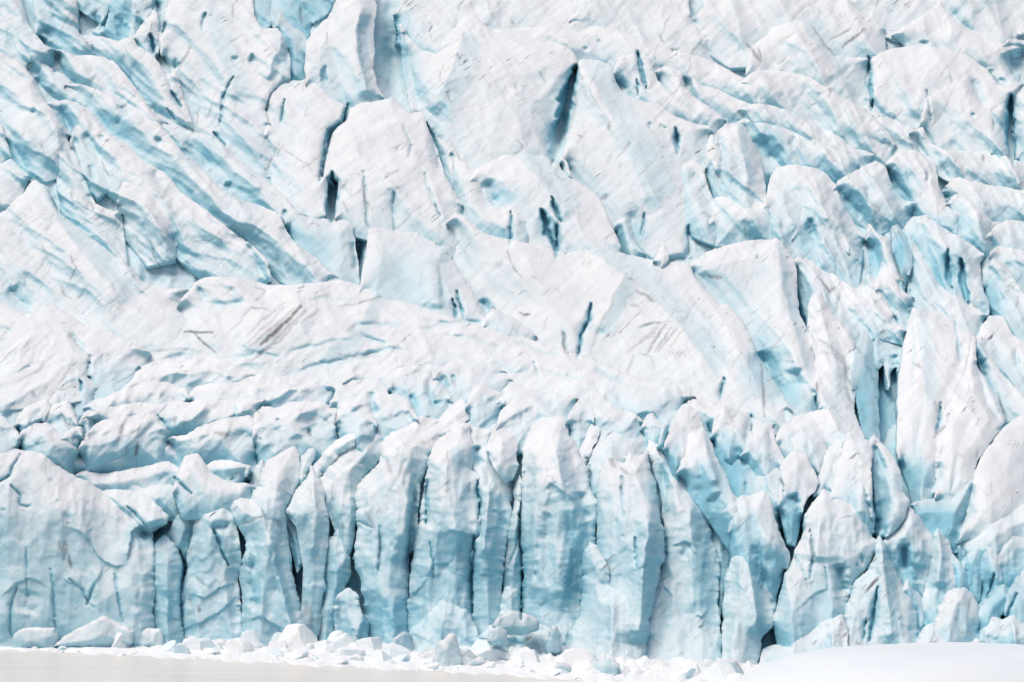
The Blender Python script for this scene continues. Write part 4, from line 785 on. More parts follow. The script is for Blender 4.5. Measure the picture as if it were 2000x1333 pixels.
(B_, 'jagged pale blue ledge hanging at the head of the dark canyon', G_RIGHT, '1696,705 1704,656 1722,643 1740,654 1752,638 1778,630 1780,690 1769,706 1762,745 1752,716 1742,728 1736,765 1727,712 1718,725 1714,750', '1708,740 1704,725', dict(FIN, A=-1.0, B=0.5, tint=0.26, roof=12, dome=1.2)),
(B_, 'broken blue ledge inside the dark canyon', G_RIGHT, '1722,880 1735,840 1752,825 1765,835 1768,890', '1765,930 1730,920', dict(BLD, A=-3.5, B=1, tint=0.35)),
(D, 'huge smooth white dome in the centre right with ash streaks', G_RIGHT, '870,440 890,415 912,425 936,447 959,460 1006,470 1075,484 1108,496 1149,487 1196,489 1230,498 1277,508 1334,514 1351,520 1358,541 1385,572 1405,595 1422,595 1446,619 1459,646 1479,690 1506,737 1525,765 1548,805', '1560,850 1500,835 1440,815 1380,800 1280,785 1150,760 1050,735 950,700 880,560', dict(SOFT, A=4.2, B=5.8, t0=0.12, rim=8, rough=0.4)),
(Z, 'tiny white tooth standing on the crest of the huge dome', G_RIGHT, '1276,512 1284,496 1294,473 1302,488 1308,512', '1312,545 1272,545', dict(FIN, A=4.4, B=5, t0=0.4, rim=3, dome=.6, roof=12, th=2.5, low=0.0)),
(S, 'big white slab right of the huge dome with a blue lower hollow', G_RIGHT, '1335,535 1351,513 1385,491 1452,471 1517,466 1537,484 1551,504 1558,555 1562,609 1579,650 1596,710 1600,770', '1605,860 1550,880 1490,830 1430,720 1370,640', dict(FIN, A=4.0, B=6.2, t0=0.12, rim=8, rough=0.4)),
(F, 'white fin with dirty bands right of the big slab', G_RIGHT, '1600,800 1592,700 1577,640 1579,585 1601,567 1622,602 1649,636 1669,670 1673,740 1670,800 1690,860', '1700,910 1640,880 1605,850', dict(FIN, A=4.2, B=2.4, rough=0.7)),
(S, 'steep striated blue wall on the left side of the dark canyon', G_RIGHT, '1664,760 1668,690 1682,650 1696,592 1701,602 1706,660 1711,710 1715,770 1718,860 1728,905', '1715,930 1690,890', dict(FIN, A=2.0, B=2.4, tint=0.30, kx=-0.07, rough=0.6)),
(R, 'white shoulder at the right edge above the tall slabs', G_RIGHT, '1905,680 1915,636 1932,615 1960,616 1967,630 1981,657 2003,667 2080,690', '2080,800 1980,770 1920,710', dict(FIN, A=3.0, B=4)),
(R, 'pale blue flank right of the pointed slab', G_RIGHT, '1900,680 1907,660 1929,687 1953,724 1980,751 2010,780 2080,800', '2080,880 1970,860 1930,790', dict(FIN, A=3.4, B=4, tint=0.08)),
(S, 'tall flat white slab right of the dark canyon', G_RIGHT, '1755,900 1752,800 1757,730 1762,680 1777,616 1785,602 1811,609 1834,612 1868,636 1899,656 1886,730 1861,790 1842,830 1832,880 1830,965', '1825,1000 1780,1000', dict(FIN, A=4.6, B=5.0, t0=0.12, kx=0.004, rough=0.45)),
(Z, 'pointed white slab leaning between two tall slabs on the right', G_RIGHT, '1826,975 1827,900 1835,818 1862,768 1877,734 1892,690 1900,655 1906,663 1910,717 1926,744 1954,785 1964,824 1940,860 1908,905 1898,950 1880,985', '1850,1040 1830,1010', dict(FIN, A=5.2, B=5.2, t0=0.12, rough=0.5)),
(S, 'wide white slab in the lower right corner of the slope', G_RIGHT, '1872,1060 1888,1000 1903,930 1910,905 1930,875 1963,832 2000,808 2080,788', '2080,1100 1980,1090 1900,1090', dict(SOFT, A=5.0, B=5.2, t0=0.12, rough=0.4)),
(R, 'curved pale blue lip under the pointed slab', G_RIGHT, '1778,990 1800,978 1822,976 1850,972 1878,945 1902,908 1905,960 1890,1010 1875,1060', '1870,1080 1820,1080', dict(BLD, A=4.6, B=2, tint=0.22)),
(R, 'pale apron of ice below the wide corner slab', G_RIGHT, '1850,1075 1875,1052 1900,1045 1950,1010 2000,985 2080,960', '2080,1160 1950,1160 1870,1120', dict(BLD, A=4.8, B=3, tint=0.06)),
# ---- terrace
(B_, 'bluish wall of ice left of the dark notch on the terrace', G_TER, '556,440 562,412 580,410 601,425 650,427 689,431 691,460 699,510 704,560', '680,590 600,540', dict(FIN, A=2.6, B=3.0, tint=0.08, rough=0.5)),
(B_, 'big smooth pale block standing behind the terrace ridge', G_TER, '702,575 704,555 713,504 716,464 726,447 750,448 818,456 861,480 886,508 906,541 930,582 947,616 955,645', '950,740 830,690 700,640', dict(FIN, A=4.2, B=4.2, t0=0.12, tint=0.05, rough=0.35)),
(B_, 'small broken blocks at the right foot of the smooth pale block', G_TER, '945,640 952,612 962,598 975,605 985,612 1000,618 1030,640 1050,660', '1050,690 960,670', dict(TER, A=4.0, B=3, tint=0.06)),
(R, 'long white terrace ridge with a dark striped ash band', G_TER, '345,600 365,572 385,550 405,540 449,540 497,548 520,555 564,557 622,551 662,548 699,555 736,568 784,585 851,609 885,619 952,638 1020,656 1071,676 1132,691 1166,707 1216,727 1260,744 1320,757 1360,780', '1330,795 1200,800 1000,790 800,800 600,790 440,750 340,680', dict(SOFT, A=4.0, B=5.4, t0=0.12, rough=0.6)),
(R, 'white mound at the left edge above the broken terrace', G_TER, '-60,580 0,588 25,602 50,612 68,609 84,599 108,595 135,612 169,636 216,646 250,666 296,692', '290,760 180,770 60,790 -60,790', dict(SOFT, A=3.6, B=5.0, t0=0.12, rough=0.6)),
(R, 'white triangular facet on the left mound', G_TER, '-20,745 30,730 78,700 98,668 112,653 132,645 150,668 172,692 180,712', '180,770 100,790 0,790', dict(SOFT, A=4.6, B=3, rough=0.5)),
(B_, 'grey-blue fan-shaped block right of the triangular facet', G_TER, '170,735 174,708 186,692 204,685 222,694 240,690 255,706 275,718', '260,770 205,785 180,770', dict(TER, A=3.6, B=3, tint=0.10)),
(R, 'thin rolling snow strip right of the fan-shaped block', G_TER, '195,775 250,735 290,710 331,700 351,706 375,697 415,692 446,706 480,724 505,737', '520,790 400,800 280,800 200,800', dict(TER)),
(R, 'pale snow strip crossing the left terrace', G_TER, '160,800 203,773 257,753 297,744 330,748 362,760 372,785', '360,830 260,820 180,830', dict(TER, A=3.2)),
(R, 'rounded snow shelf with a blue right end on the terrace', G_TER, '360,785 382,758 422,747 473,737 520,733 581,735 615,738 640,746 655,760', '655,830 520,820 380,820', dict(TER, A=3.2)),
(R, 'narrow snow step on the far left terrace', G_TER, '160,820 190,800 216,794 270,785 304,791 341,784 345,800', '330,850 220,850', dict(TER, A=3.6)),
(B_, 'pale chipped block with a blue slit on the left terrace', G_TER, '120,760 130,735 152,716 163,733 189,753 202,766', '195,810 140,810', dict(TER, A=3.6, tint=0.10)),
(B_, 'rounded bluish block at the left edge of the terrace', G_TER, '-60,770 0,768 20,757 40,767 61,787 64,805', '50,850 -60,850', dict(TER, A=3.4, tint=0.08)),
(B_, 'lumpy white block in the left terrace rubble', G_TER, '70,790 80,772 98,760 115,753 136,760 150,788', '145,830 90,830', dict(TER, A=3.6)),
(B_, 'small white wedge beside the rounded bluish block', G_TER, '28,835 36,806 64,788 91,780 99,790 92,812 86,828', '80,860 40,865', dict(TER, A=4.2)),
(B_, 'white knob with dirt streaks on the left terrace', G_TER, '86,830 92,806 105,791 132,784 146,808 154,835', '150,870 95,865', dict(TER, A=4.4)),
(B_, 'small bluish knob beside the long terrace step', G_TER, '152,830 160,812 172,800 190,806 196,825', '190,850 160,850', dict(TER, A=3.6, tint=0.10)),
(R, 'long low snow step in the middle of the left terrace', G_TER, '295,825 328,781 368,785 402,774 429,777 480,777 500,782 522,786', '530,850 420,860 310,860', dict(TER, A=3.6)),
(R, 'rounded terrace block with dark dirt stains', G_TER, '150,880 165,850 189,825 216,815 253,811 297,807 314,822 336,852', '340,910 240,915 160,915', dict(TER, A=4.4)),
(R, 'white block with a stained underside in the left terrace', G_TER, '325,860 345,852 368,848 405,828 439,818 486,814 504,825 508,862', '505,920 420,920 340,910', dict(TER, A=4.4)),
(B_, 'blue-white block cut by the left edge above the dome', G_TER, '-60,808 0,812 20,825 34,842 40,870', '40,910 -60,910', dict(TER, A=4.2, tint=0.10)),
(B_, 'low white hump in the rubble above the left front dome', G_TER, '34,862 46,840 68,828 95,827 118,849 142,866 156,886', '150,920 60,920', dict(TER, A=4.6, tint=0.03)),
(B_, 'tiny white block between two rounded humps', G_TER, '116,862 124,846 140,835 158,834 162,862', '155,890 125,885', dict(TER, A=4.8)),
(B_, 'pitted white block on the middle terrace', G_TER, '492,860 497,811 517,795 541,795 558,788 598,784 628,786 645,795 661,803 664,838', '660,900 560,910 500,910', dict(TER, A=4.2)),
(R, 'rounded snow strip behind the scalloped block', G_TER, '670,752 690,728 716,717 767,710 818,714 842,730', '840,775 740,775', dict(TER, A=3.2)),
(R, 'long pale strip dipping behind the central blocks', G_TER, '800,725 820,705 838,690 882,666 919,683 966,714 990,730', '980,770 880,750', dict(TER, A=3.6, tint=0.06)),
(R, 'thin pale strip along the terrace ridge near the centre', G_TER, '900,680 936,672 975,680 1014,686 1071,680 1115,690 1149,697 1182,717 1205,737', '1200,790 1080,770 960,740', dict(TER, A=3.8, tint=0.06)),
(B_, 'dirty white block with dark pits in the centre terrace', G_TER, '845,745 852,722 878,706 909,701 946,709 969,716 985,730 1003,746', '1000,800 900,810 860,790', dict(TER, A=4.0)),
(B_, 'light blue grooved block in the centre of the terrace', G_TER, '755,765 766,744 804,730 838,724 861,750 871,752 883,790', '880,840 800,840', dict(TER, A=4.0, tint=0.12)),
(B_, 'scalloped pale block with a deep blue left pocket', G_TER, '640,800 662,757 690,744 716,743 724,739 743,744 760,770 773,767 795,778 812,805 818,825', '810,860 720,860 660,850', dict(TER, A=4.4, tint=0.05)),
(B_, 'smooth white boulder-like block in the middle terrace', G_TER, '655,830 660,790 680,774 706,772 723,791 733,818 738,838', '730,890 670,890', dict(TER, A=5.2)),
(B_, 'pale block with a small blue dot near the centre', G_TER, '908,800 914,780 925,755 940,751 965,759 986,768 985,795', '970,840 920,830', dict(TER, A=4.8, tint=0.04)),
(B_, 'rounded pale block with a dark niche in the central terrace', G_TER, '970,790 980,764 993,752 1020,756 1064,768 1091,768 1132,782', '1125,850 1040,850 980,830', dict(TER, A=4.6, tint=0.05)),
(B_, 'smooth bluish hump behind the front pillars', G_TER, '1100,800 1112,768 1128,752 1155,758 1182,778 1200,795 1232,805 1260,828', '1260,870 1180,860 1120,840', dict(TER, A=4.4, tint=0.06)),
(B_, 'flat-topped pale block below the huge dome', G_TER, '1172,785 1177,760 1183,737 1203,736 1230,746 1267,747 1318,752 1342,780', '1330,850 1250,840 1190,820', dict(TER, A=4.6, tint=0.06)),
(B_, 'white pyramid-shaped block behind the tall front pillars', G_TER, '968,840 980,800 1007,774 1031,772 1048,791 1068,812', '1065,870 990,880', dict(TER, A=5.2)),
(B_, 'pale upright block behind the broad front pillar', G_TER, '1104,830 1112,812 1132,778 1152,773 1163,800 1160,830', '1150,880 1115,880', dict(TER, A=5.2, tint=0.04)),
(R, 'low bluish rubble ridge right of the flat-topped block', G_TER, '1250,840 1262,815 1275,808 1290,822 1305,840', '1300,880 1255,880', dict(TER, A=4.6, tint=0.10)),
(R, 'snowy rubble shelf below the big slab on the right', G_TER, '1510,870 1522,838 1550,816 1590,804 1620,798 1652,815 1668,846 1690,862', '1680,910 1600,910 1530,910', dict(TER, A=4.2)),
(R, 'white ledge with blue slits at the foot of the huge dome', G_TER, '1300,830 1320,800 1360,775 1400,790 1440,800 1480,820 1520,830', '1530,860 1420,850 1320,840', dict(TER, A=2.4)),
# ---- second row of the front
(F, 'blunt light blue fin behind the middle front pillars', G_FRONT, '640,905 652,885 681,842 712,838 743,827 765,832 758,850 745,894 722,918 702,955', '690,1010 650,980', dict(PIL, A=2.0, B=3, tint=0.05)),
(F, 'slanting white fin between two blue clefts of the front', G_FRONT, '505,950 510,922 518,904 543,883 572,871 584,883 587,922 584,944 556,997', '548,1030 520,1000', dict(PIL, A=3.4, B=3)),
(F, 'thin pale fin at the left of the slanting white fin', G_FRONT, '484,950 490,925 500,908 515,895 514,925 510,950', '505,975 488,975', dict(PIL, A=2.6, B=2, tint=0.14)),
(B_, 'small rounded white block above the wide front pillar', G_FRONT, '395,935 402,910 430,898 470,905 492,912 480,935', '475,970 410,970', dict(TER, A=5.0)),
(R, 'white hump with a short crack above the wide front pillar', G_FRONT, '338,965 345,930 362,890 385,885 410,920 440,938 470,942 490,945 500,958', '500,1000 420,1010 350,1000', dict(TER, A=5.0, B=3)),
(R, 'snow bank with pale hollows above the left front dome', G_FRONT, '140,935 165,920 200,925 240,920 290,910 330,900 355,920 345,950', '340,1010 240,990 160,970', dict(TER, A=2.0, B=3.5)),
(R, 'pale blue scoop in the snow bank on the left', G_FRONT, '225,955 240,938 262,932 285,945 330,945 365,965', '360,1010 280,1000 240,990', dict(TER, A=2.4, B=3, tint=0.10)),
(R, 'dirty snow strip behind the left front dome', G_FRONT, '100,905 130,890 180,895 220,885 260,860 330,850 400,855 470,850 520,860', '520,930 400,930 260,920 130,920', dict(TER, A=1.5, B=3.5)),
(F, 'narrow white fin with a blue edge behind the split pillar', G_FRONT, '580,930 584,908 591,890 619,863 613,897 600,930', '595,955 580,955', dict(PIL, A=3.0, B=2, tint=0.04)),
(R, 'slanting ridge with a blue trough above the split pillar', G_FRONT, '604,935 610,912 630,885 652,862 682,846 700,850 690,875 660,890 632,925', '625,960 605,955', dict(PIL, A=3.0, B=2)),
(F, 'tall pale fin leaning right above a dark cleft', G_FRONT, '622,960 628,932 652,904 666,890 699,878 714,897 711,922 698,959 698,1013 692,1053 683,1088', '670,1110 655,1040 640,1000', dict(PIL, A=2.8, B=2, tint=0.03)),
(B_, 'white cap of ice with a peak behind the central pillars', G_FRONT, '742,905 746,858 770,838 808,817 829,814 860,818 881,793 902,779 923,800 916,815 890,838 866,851 846,878', '830,930 770,930', dict(PIL, A=3.4, B=2.5, t0=0.3, rim=8)),
(B_, 'white-topped block with a deep blue recess below it', G_FRONT, '900,870 905,825 920,808 933,800 950,811 968,835 956,862 975,915 1003,937', '1000,980 950,980 915,950', dict(PIL, A=2.2, B=2, tint=0.04)),
(B_, 'hanging pale block between two central pillars', G_FRONT, '950,880 954,862 970,832 1005,842 1013,873 1013,918 1002,938', '985,945 965,915', dict(PIL, A=4.0, B=1)),
(F, 'slanted blue-edged fin right of the broad pillar', G_FRONT, '1126,890 1132,868 1149,832 1166,808 1185,818 1172,849 1148,897', '1150,930 1135,925', dict(PIL, A=2.4, B=2, tint=0.06)),
(B_, 'rounded light blue block behind the notched pillar', G_FRONT, '1170,860 1184,818 1208,822 1235,831 1255,834 1264,855 1264,890', '1255,930 1180,930', dict(PIL, A=2.0, B=2, tint=0.16)),
(B_, 'dome-topped light blue slab just behind the notched pillar', G_FRONT, '1142,935 1148,905 1165,865 1178,845 1195,834 1215,845 1222,870 1224,900', '1215,980 1150,980', dict(PIL, A=2.8, B=2, tint=0.14)),
# ---- front row, left to right
(D, 'broad smooth dome of the front at the left edge with round pits', G_FRONT, '-60,866 0,872 36,879 83,883 109,901 138,926 181,948 214,962 254,991 284,1018 300,1045 304,1130 300,1200 302,1275', '150,1285 -60,1280', dict(PIL, A=3.4, B=1.4, t0=0.6, rim=8, tint=-0.08, rough=0.8)),
(B_, 'small pale hood at the right end of the left front dome', G_FRONT, '200,972 204,958 232,957 272,962 308,984 331,1007 322,1026', '290,1045 240,1010', dict(PIL, A=4.2, B=2, tint=0.0)),
(L, 'narrow bluish pillar right of the left front dome', G_FRONT, '296,1275 298,1120 301,1072 318,1045 341,1064 352,1092 354,1180 358,1275', '340,1290 305,1290', dict(PIL, A=2.6, B=1, tint=0.08)),
(F, 'curved blue blade between the left dome and the notched left pillar', G_FRONT, '325,1050 334,1018 354,1000 376,984 402,976 388,1010 380,1060 374,1092', '360,1110 338,1095', dict(PIL, A=2.4, B=1, tint=0.22)),
(L, 'left front pillar with an overhanging block under its top', G_FRONT, '356,1268 352,1176 362,1125 366,1085 374,1050 381,1009 402,991 430,972 446,984 461,1013 462,1035 471,1078 468,1115 468,1176 480,1280', '440,1292 370,1290', dict(PIL, A=4.2, B=1)),
(L, 'wide front pillar with a rounded dirty cap', G_FRONT, '482,1282 471,1212 470,1111 480,1060 462,1025 446,978 462,969 486,974 500,953 525,950 547,962 555,984 558,1009 562,1053 569,1104 577,1140 591,1194 602,1234 606,1280', '560,1295 500,1295', dict(PIL, A=4.2, B=1, rim=8)),
(F, 'small blue fin tucked beside the wide front pillar', G_FRONT, '553,1010 560,1006 572,1020 589,1040 597,1070 594,1100', '580,1120 568,1070', dict(PIL, A=2.4, B=1, tint=0.20)),
(L, 'slim leaning front pillar with a split top', G_FRONT, '556,1002 576,959 595,940 602,922 609,911 627,933 634,959 642,1013 638,1096 634,1154 628,1190 618,1280', '600,1285 588,1200 592,1110 578,1028', dict(PIL, A=3.6, B=1.0)),
(L, 'short grey-blue pillar behind the rubble heap', G_FRONT, '634,1160 636,1100 638,1052 652,1046 662,1026 671,1060 682,1090 684,1125 665,1180 652,1235 648,1280', '625,1285 620,1200', dict(PIL, A=3.2, B=1, tint=0.05)),
(L, 'massive white-shouldered pillar left of the central pillar', G_FRONT, '716,1280 712,1194 705,1142 690,1090 698,1022 694,966 715,932 742,896 752,872 775,850 810,838 836,845 846,872 838,892 830,918 820,946 816,1004 813,1056 802,1091 799,1150 803,1280', '780,1290 730,1290', dict(PIL, A=4.0, B=1.2, rim=8)),
(L, 'tall flat-faced central pillar with a pointed top', G_FRONT, '795,1280 798,1150 806,1080 820,1010 828,946 838,888 853,863 881,838 905,824 920,832 926,877 923,918 937,932 937,973 939,1015 942,1046 928,1054 924,1130 923,1215', '915,1290 850,1295', dict(PIL, A=4.6, B=1.2)),
(L, 'blue-sided pillar with a bright left edge at the centre', G_FRONT, '921,1285 925,1060 938,1046 936,980 930,952 945,930 958,938 976,940 998,955 1002,1000 988,1080 982,1150 976,1285', '960,1292 930,1292', dict(PIL, A=3.4, B=1, tint=0.08, kx=-0.012)),
(L, 'thin grey pillar with a forked crack', G_FRONT, '980,1285 982,1160 985,1085 998,1010 1005,945 1013,924 1018,960 1020,1040 1022,1285', '1015,1292 990,1292', dict(PIL, A=3.4, B=1, tint=-0.05)),
(L, 'broad fluted front pillar with a snow cap right of centre', G_FRONT, '1018,1290 1020,1100 1018,918 1025,866 1036,832 1063,813 1090,808 1104,817 1110,849 1126,870 1140,901 1150,925 1153,959 1167,985 1166,1050 1160,1110 1140,1170 1125,1290', '1090,1296 1040,1296', dict(PIL, A=3.8, B=1, rim=8)),
(L, 'front pillar with a notched crown, tallest in the middle', G_FRONT, '1150,1290 1158,1120 1166,1045 1168,963 1173,925 1180,896 1194,895 1218,907 1219,893 1226,881 1242,889 1267,881 1274,918 1285,953 1288,987 1298,1028 1295,1090 1282,1160 1266,1240 1255,1320', '1220,1330 1170,1320', dict(PIL, A=5.6, B=1.2, rim=7)),
(L, 'stepped low pillar leaning on the notched pillar', G_FRONT, '1098,1290 1112,1235 1125,1212 1136,1160 1139,1125 1134,1108 1139,1077 1152,1062 1164,1065 1172,1080 1188,1108 1191,1142 1216,1156 1233,1177 1236,1211 1226,1310', '1200,1325 1120,1320', dict(PIL, A=7.4, B=1.0, rim=8)),
(L, 'wide leaning pillar with a diagonal right edge', G_FRONT, '1246,1320 1262,1240 1280,1160 1297,1060 1290,960 1272,910 1263,884 1264,857 1277,855 1298,873 1326,915 1354,959 1381,990 1388,1030 1396,1070 1409,1104 1403,1129 1403,1177 1409,1239 1407,1320', '1370,1335 1290,1335', dict(PIL, A=3.8, B=1)),
(F, 'thin blue slat right of the wide leaning pillar', G_FRONT, '1388,1060 1391,1010 1404,1007 1413,1015 1424,1022 1426,1060 1429,1087 1420,1120 1412,1180', '1404,1220 1398,1120', dict(PIL, A=1.8, B=1, tint=0.26)),
# ---- right front: back blades
(F, 'blue side of a narrow blade beside the rounded white finger', G_BLADE, '1283,875 1294,825 1305,805 1320,803 1328,812 1312,850', '1300,900 1286,895', dict(BLD, A=5.6, tint=0.26)),
(F, 'rounded white finger of ice above the leaning pillar', G_BLADE, '1294,880 1314,825 1328,800 1346,793 1364,804 1372,834 1352,852 1340,910', '1330,945 1305,910', dict(BLD, A=6.6)),
(S, 'large blue wall between the white finger and the snowy blocks', G_BLADE, '1370,850 1384,842 1420,868 1446,888 1478,898 1480,930 1475,985', '1460,1010 1425,990', dict(BLD, A=3.6, B=2, tint=0.36)),
(B_, 'white double-humped block behind the blue wall', G_BLADE, '1386,855 1397,811 1415,793 1425,801 1429,818 1446,808 1464,818 1468,849 1452,890', '1440,915 1400,890', dict(BLD, A=6.0)),
(B_, 'crumpled white block right of the double-humped block', G_BLADE, '1445,895 1466,842 1473,826 1501,824 1512,842 1516,863 1533,894 1530,920', '1520,960 1460,930', dict(BLD, A=6.0)),
(F, 'pale plate with a blue stripe behind the white thumb', G_BLADE, '1540,900 1546,880 1556,839 1573,834 1598,842 1612,863 1614,882 1597,930', '1590,960 1550,930', dict(BLD, A=5.8, tint=0.10)),
(F, 'slim pale plate left of the flat white fin', G_BLADE, '1588,970 1598,930 1610,890 1630,859 1646,860 1642,900 1628,970', '1620,1000 1595,1000', dict(BLD, A=6.0, tint=0.08)),
(F, 'flat white fin with snowy top behind the pitted block', G_BLADE, '1620,985 1625,960 1632,918 1646,873 1653,849 1667,841 1698,862 1705,884 1702,935 1705,987 1710,1042', '1690,1070 1640,1040', dict(BLD, A=6.8)),
(F, 'smooth curved fin with a hooked tip below the canyon', G_BLADE, '1692,885 1698,858 1705,850 1722,863 1746,894 1760,925 1766,959 1776,982 1768,1015 1752,1034 1728,1052', '1712,1070 1704,1010 1700,940', dict(BLD, A=6.6)),
(F, 'tall leaning white blade above the wide pillar edge', G_BLADE, '1322,930 1326,912 1333,870 1340,849 1353,846 1371,833 1378,842 1398,887 1419,928 1433,963 1457,997 1462,1028', '1445,1080 1425,1070 1388,1020 1352,970', dict(BLD, A=6.8, B=5)),
(F, 'light blue shoulder left of the white thumb', G_BLADE, '1466,980 1472,915 1485,898 1502,903 1523,917 1526,960 1528,1000', '1530,1060 1495,1040', dict(BLD, A=4.8, tint=0.12)),
(B_, 'white thumb-shaped block with a dark crack', G_BLADE, '1519,990 1521,918 1533,897 1554,879 1571,887 1585,911 1599,939 1592,962 1575,975 1568,1005', '1560,1060 1530,1050', dict(BLD, A=7.0, B=4)),
(B_, 'jagged pale block in the middle of the right front', G_BLADE, '1420,1040 1425,1000 1439,973 1449,967 1466,970 1484,960 1498,960 1509,994 1523,1039 1544,1086 1535,1115', '1520,1160 1450,1120 1424,1090', dict(BLD, A=7.0, B=3.4, tint=0.04)),
(F, 'ragged light blue sheet behind the short wedge pillar', G_BLADE, '1430,1110 1436,1073 1459,1041 1473,1046 1490,1041 1512,1055 1510,1090 1512,1139 1517,1170 1512,1205', '1500,1230 1460,1190', dict(BLD, A=5.8, B=2, tint=0.14)),
(L, 'short wedge pillar beside the dark vertical cleft', G_BLADE, '1410,1320 1411,1230 1418,1125 1433,1084 1457,1072 1467,1090 1474,1125 1491,1153 1510,1187 1511,1220 1490,1255 1478,1320', '1450,1335 1420,1335', dict(PIL, A=6.0, B=1)),
(B_, 'big pitted white block of the right front', G_BLADE, '1508,1215 1523,1160 1533,1122 1554,1073 1567,1042 1571,1008 1585,984 1611,955 1626,966 1655,972 1682,981 1693,1002 1697,1030 1704,1050 1715,1060 1702,1095 1672,1135 1658,1175 1650,1210', '1620,1270 1560,1285 1515,1265', dict(BLD, A=6.4, B=2.4, t0=0.5, rim=8, tint=0.0)),
(F, 'pale flank with a blue slot right of the pitted block', G_BLADE, '1716,1075 1730,1053 1757,1022 1774,983 1794,1004 1808,1028 1823,1047 1823,1084 1809,1139 1800,1170', '1785,1200 1755,1140', dict(BLD, A=5.6, B=3)),
(Z, 'sharp triangular spire with a long slit in the right front', G_BLADE, '1640,1320 1648,1210 1656,1180 1670,1135 1698,1108 1711,1073 1719,1047 1729,1066 1739,1091 1753,1118 1767,1149 1787,1187 1794,1239 1796,1320', '1760,1335 1680,1335', dict(PIL, A=7.4, B=1.0, rim=7)),
(Z, 'small chipped tooth right of the slit spire', G_BLADE, '1762,1160 1767,1138 1774,1125 1782,1140 1802,1170 1810,1192 1806,1225', '1795,1250 1785,1200', dict(BLD, A=6.8, B=2, rim=5)),
(F, 'light blue plate right of the pale spike', G_BLADE, '1852,1110 1858,1078 1876,1099 1891,1130 1896,1160', '1890,1195 1862,1190', dict(BLD, A=5.2, B=2, tint=0.20)),
(Z, 'pale spike with a bluish base near the right edge', G_BLADE, '1796,1200 1802,1160 1816,1100 1822,1050 1830,1031 1843,1042 1856,1063 1861,1085 1866,1125 1865,1165', '1850,1240 1815,1240', dict(BLD, A=6.6, B=2)),
(B_, 'rounded white block with a dark stain near the right edge', G_BLADE, '1822,1240 1828,1208 1838,1180 1855,1155 1884,1148 1899,1160 1911,1187 1914,1225', '1908,1290 1835,1290', dict(BLD, A=8.0, B=2, rim=8, tint=-0.05)),
(Z, 'first of the fanned blue blades right of the rounded block', G_BLADE, '1876,1120 1881,1094 1898,1070 1915,1051 1918,1091 1919,1142 1914,1180', '1905,1200 1885,1170', dict(BLD, A=6.0, B=2, tint=0.14, rim=5)),
(Z, 'twin-pointed blade in the fan at the right edge', G_BLADE, '1914,1140 1917,1060 1929,1044 1936,1060 1946,1039 1951,1080 1962,1130 1950,1170', '1935,1200 1918,1190', dict(BLD, A=5.6, B=2, tint=0.14, rim=5)),
(Z, 'wide pale blade of the fan cut by the right edge', G_BLADE, '1946,1110 1953,1060 1973,1036 2000,1037 2080,1028', '2080,1160 1990,1160 1958,1150', dict(BLD, A=5.2, B=2, tint=0.06)),
(F, 'low blue plate in front of the fanned blades', G_BLADE, '1898,1215 1906,1194 1931,1165 1958,1142 1972,1150 1986,1158 1978,1180 1955,1205', '1950,1235 1915,1240', dict(BLD, A=7.2, B=2, tint=0.16, rim=5)),
(F, 'light plate at the right edge below the fan', G_BLADE, '1962,1200 1968,1160 1985,1130 2010,1105 2080,1085', '2080,1260 1990,1260', dict(BLD, A=7.0, B=2, tint=0.12)),
(B_, 'crumbled pale ledge at the foot of the right edge', G_BLADE, '1905,1270 1915,1225 1935,1205 1960,1210 1985,1200 2010,1205 2080,1200', '2080,1320 1950,1320', dict(BLD, A=8.0, B=2, rough=1.8, tint=0.05)),
(B_, 'broken wedge of pale ice below the pitted block', G_BLADE, '1475,1325 1490,1270 1520,1258 1545,1262 1570,1240 1600,1212 1622,1208 1645,1200 1655,1230 1650,1320', '1600,1335 1520,1335', dict(BLD, A=8.4, B=1.5, rough=1.8, tint=0.05)),
(B_, 'low rough block at the foot of the triangular spire', G_BLADE, '1780,1320 1790,1265 1805,1225 1825,1215 1845,1235 1880,1250 1910,1250 1920,1320', '1880,1335 1820,1335', dict(BLD, A=8.6, B=1.5, rough=1.8, tint=0.04)),
# ---- rubble against the foot of the front
(B_, 'rounded icy rubble heap against the foot of the front', G_FRONT, '648,1290 655,1215 652,1185 662,1160 680,1148 700,1162 706,1195 718,1215 722,1290', '700,1300 665,1300', dict(PIL, A=6.4, B=0.5, rough=2.2, rim=8)),
(B_, 'large fallen light blue block at the foot of the central pillar', G_FRONT, '770,1290 772,1262 795,1250 805,1222 832,1205 850,1180 860,1171 880,1180 895,1185 915,1195 925,1215 935,1230 930,1290', '880,1300 800,1300', dict(PIL, A=8.6, B=0.5, rough=1.4, rim=8, tint=0.06)),
(B_, 'crumbling heap of pale ice below the broad fluted pillar', G_FRONT, '900,1315 915,1275 930,1245 950,1225 965,1215 990,1205 1010,1212 1045,1215 1070,1225 1090,1235 1105,1260 1115,1320', '1060,1330 940,1330', dict(PIL, A=9.4, B=0.5, rough=2.4, rim=8)),
(B_, 'rough grey rubble filling the cleft beside the forked pillar', G_FRONT, '974,1260 978,1190 985,1150 1000,1142 1018,1160 1020,1200 1024,1250', '1010,1270 985,1270', dict(PIL, A=5.2, B=0.5, rough=2.2, rim=9)),
]
for i, (nm, lab, grp, cr, bs, kw) in enumerate(BLOCKS):
    cat = nm.replace('_', ' ')
    ice_block(nm, lab, cat, grp, cr, bs, seed=i + 1, **kw)

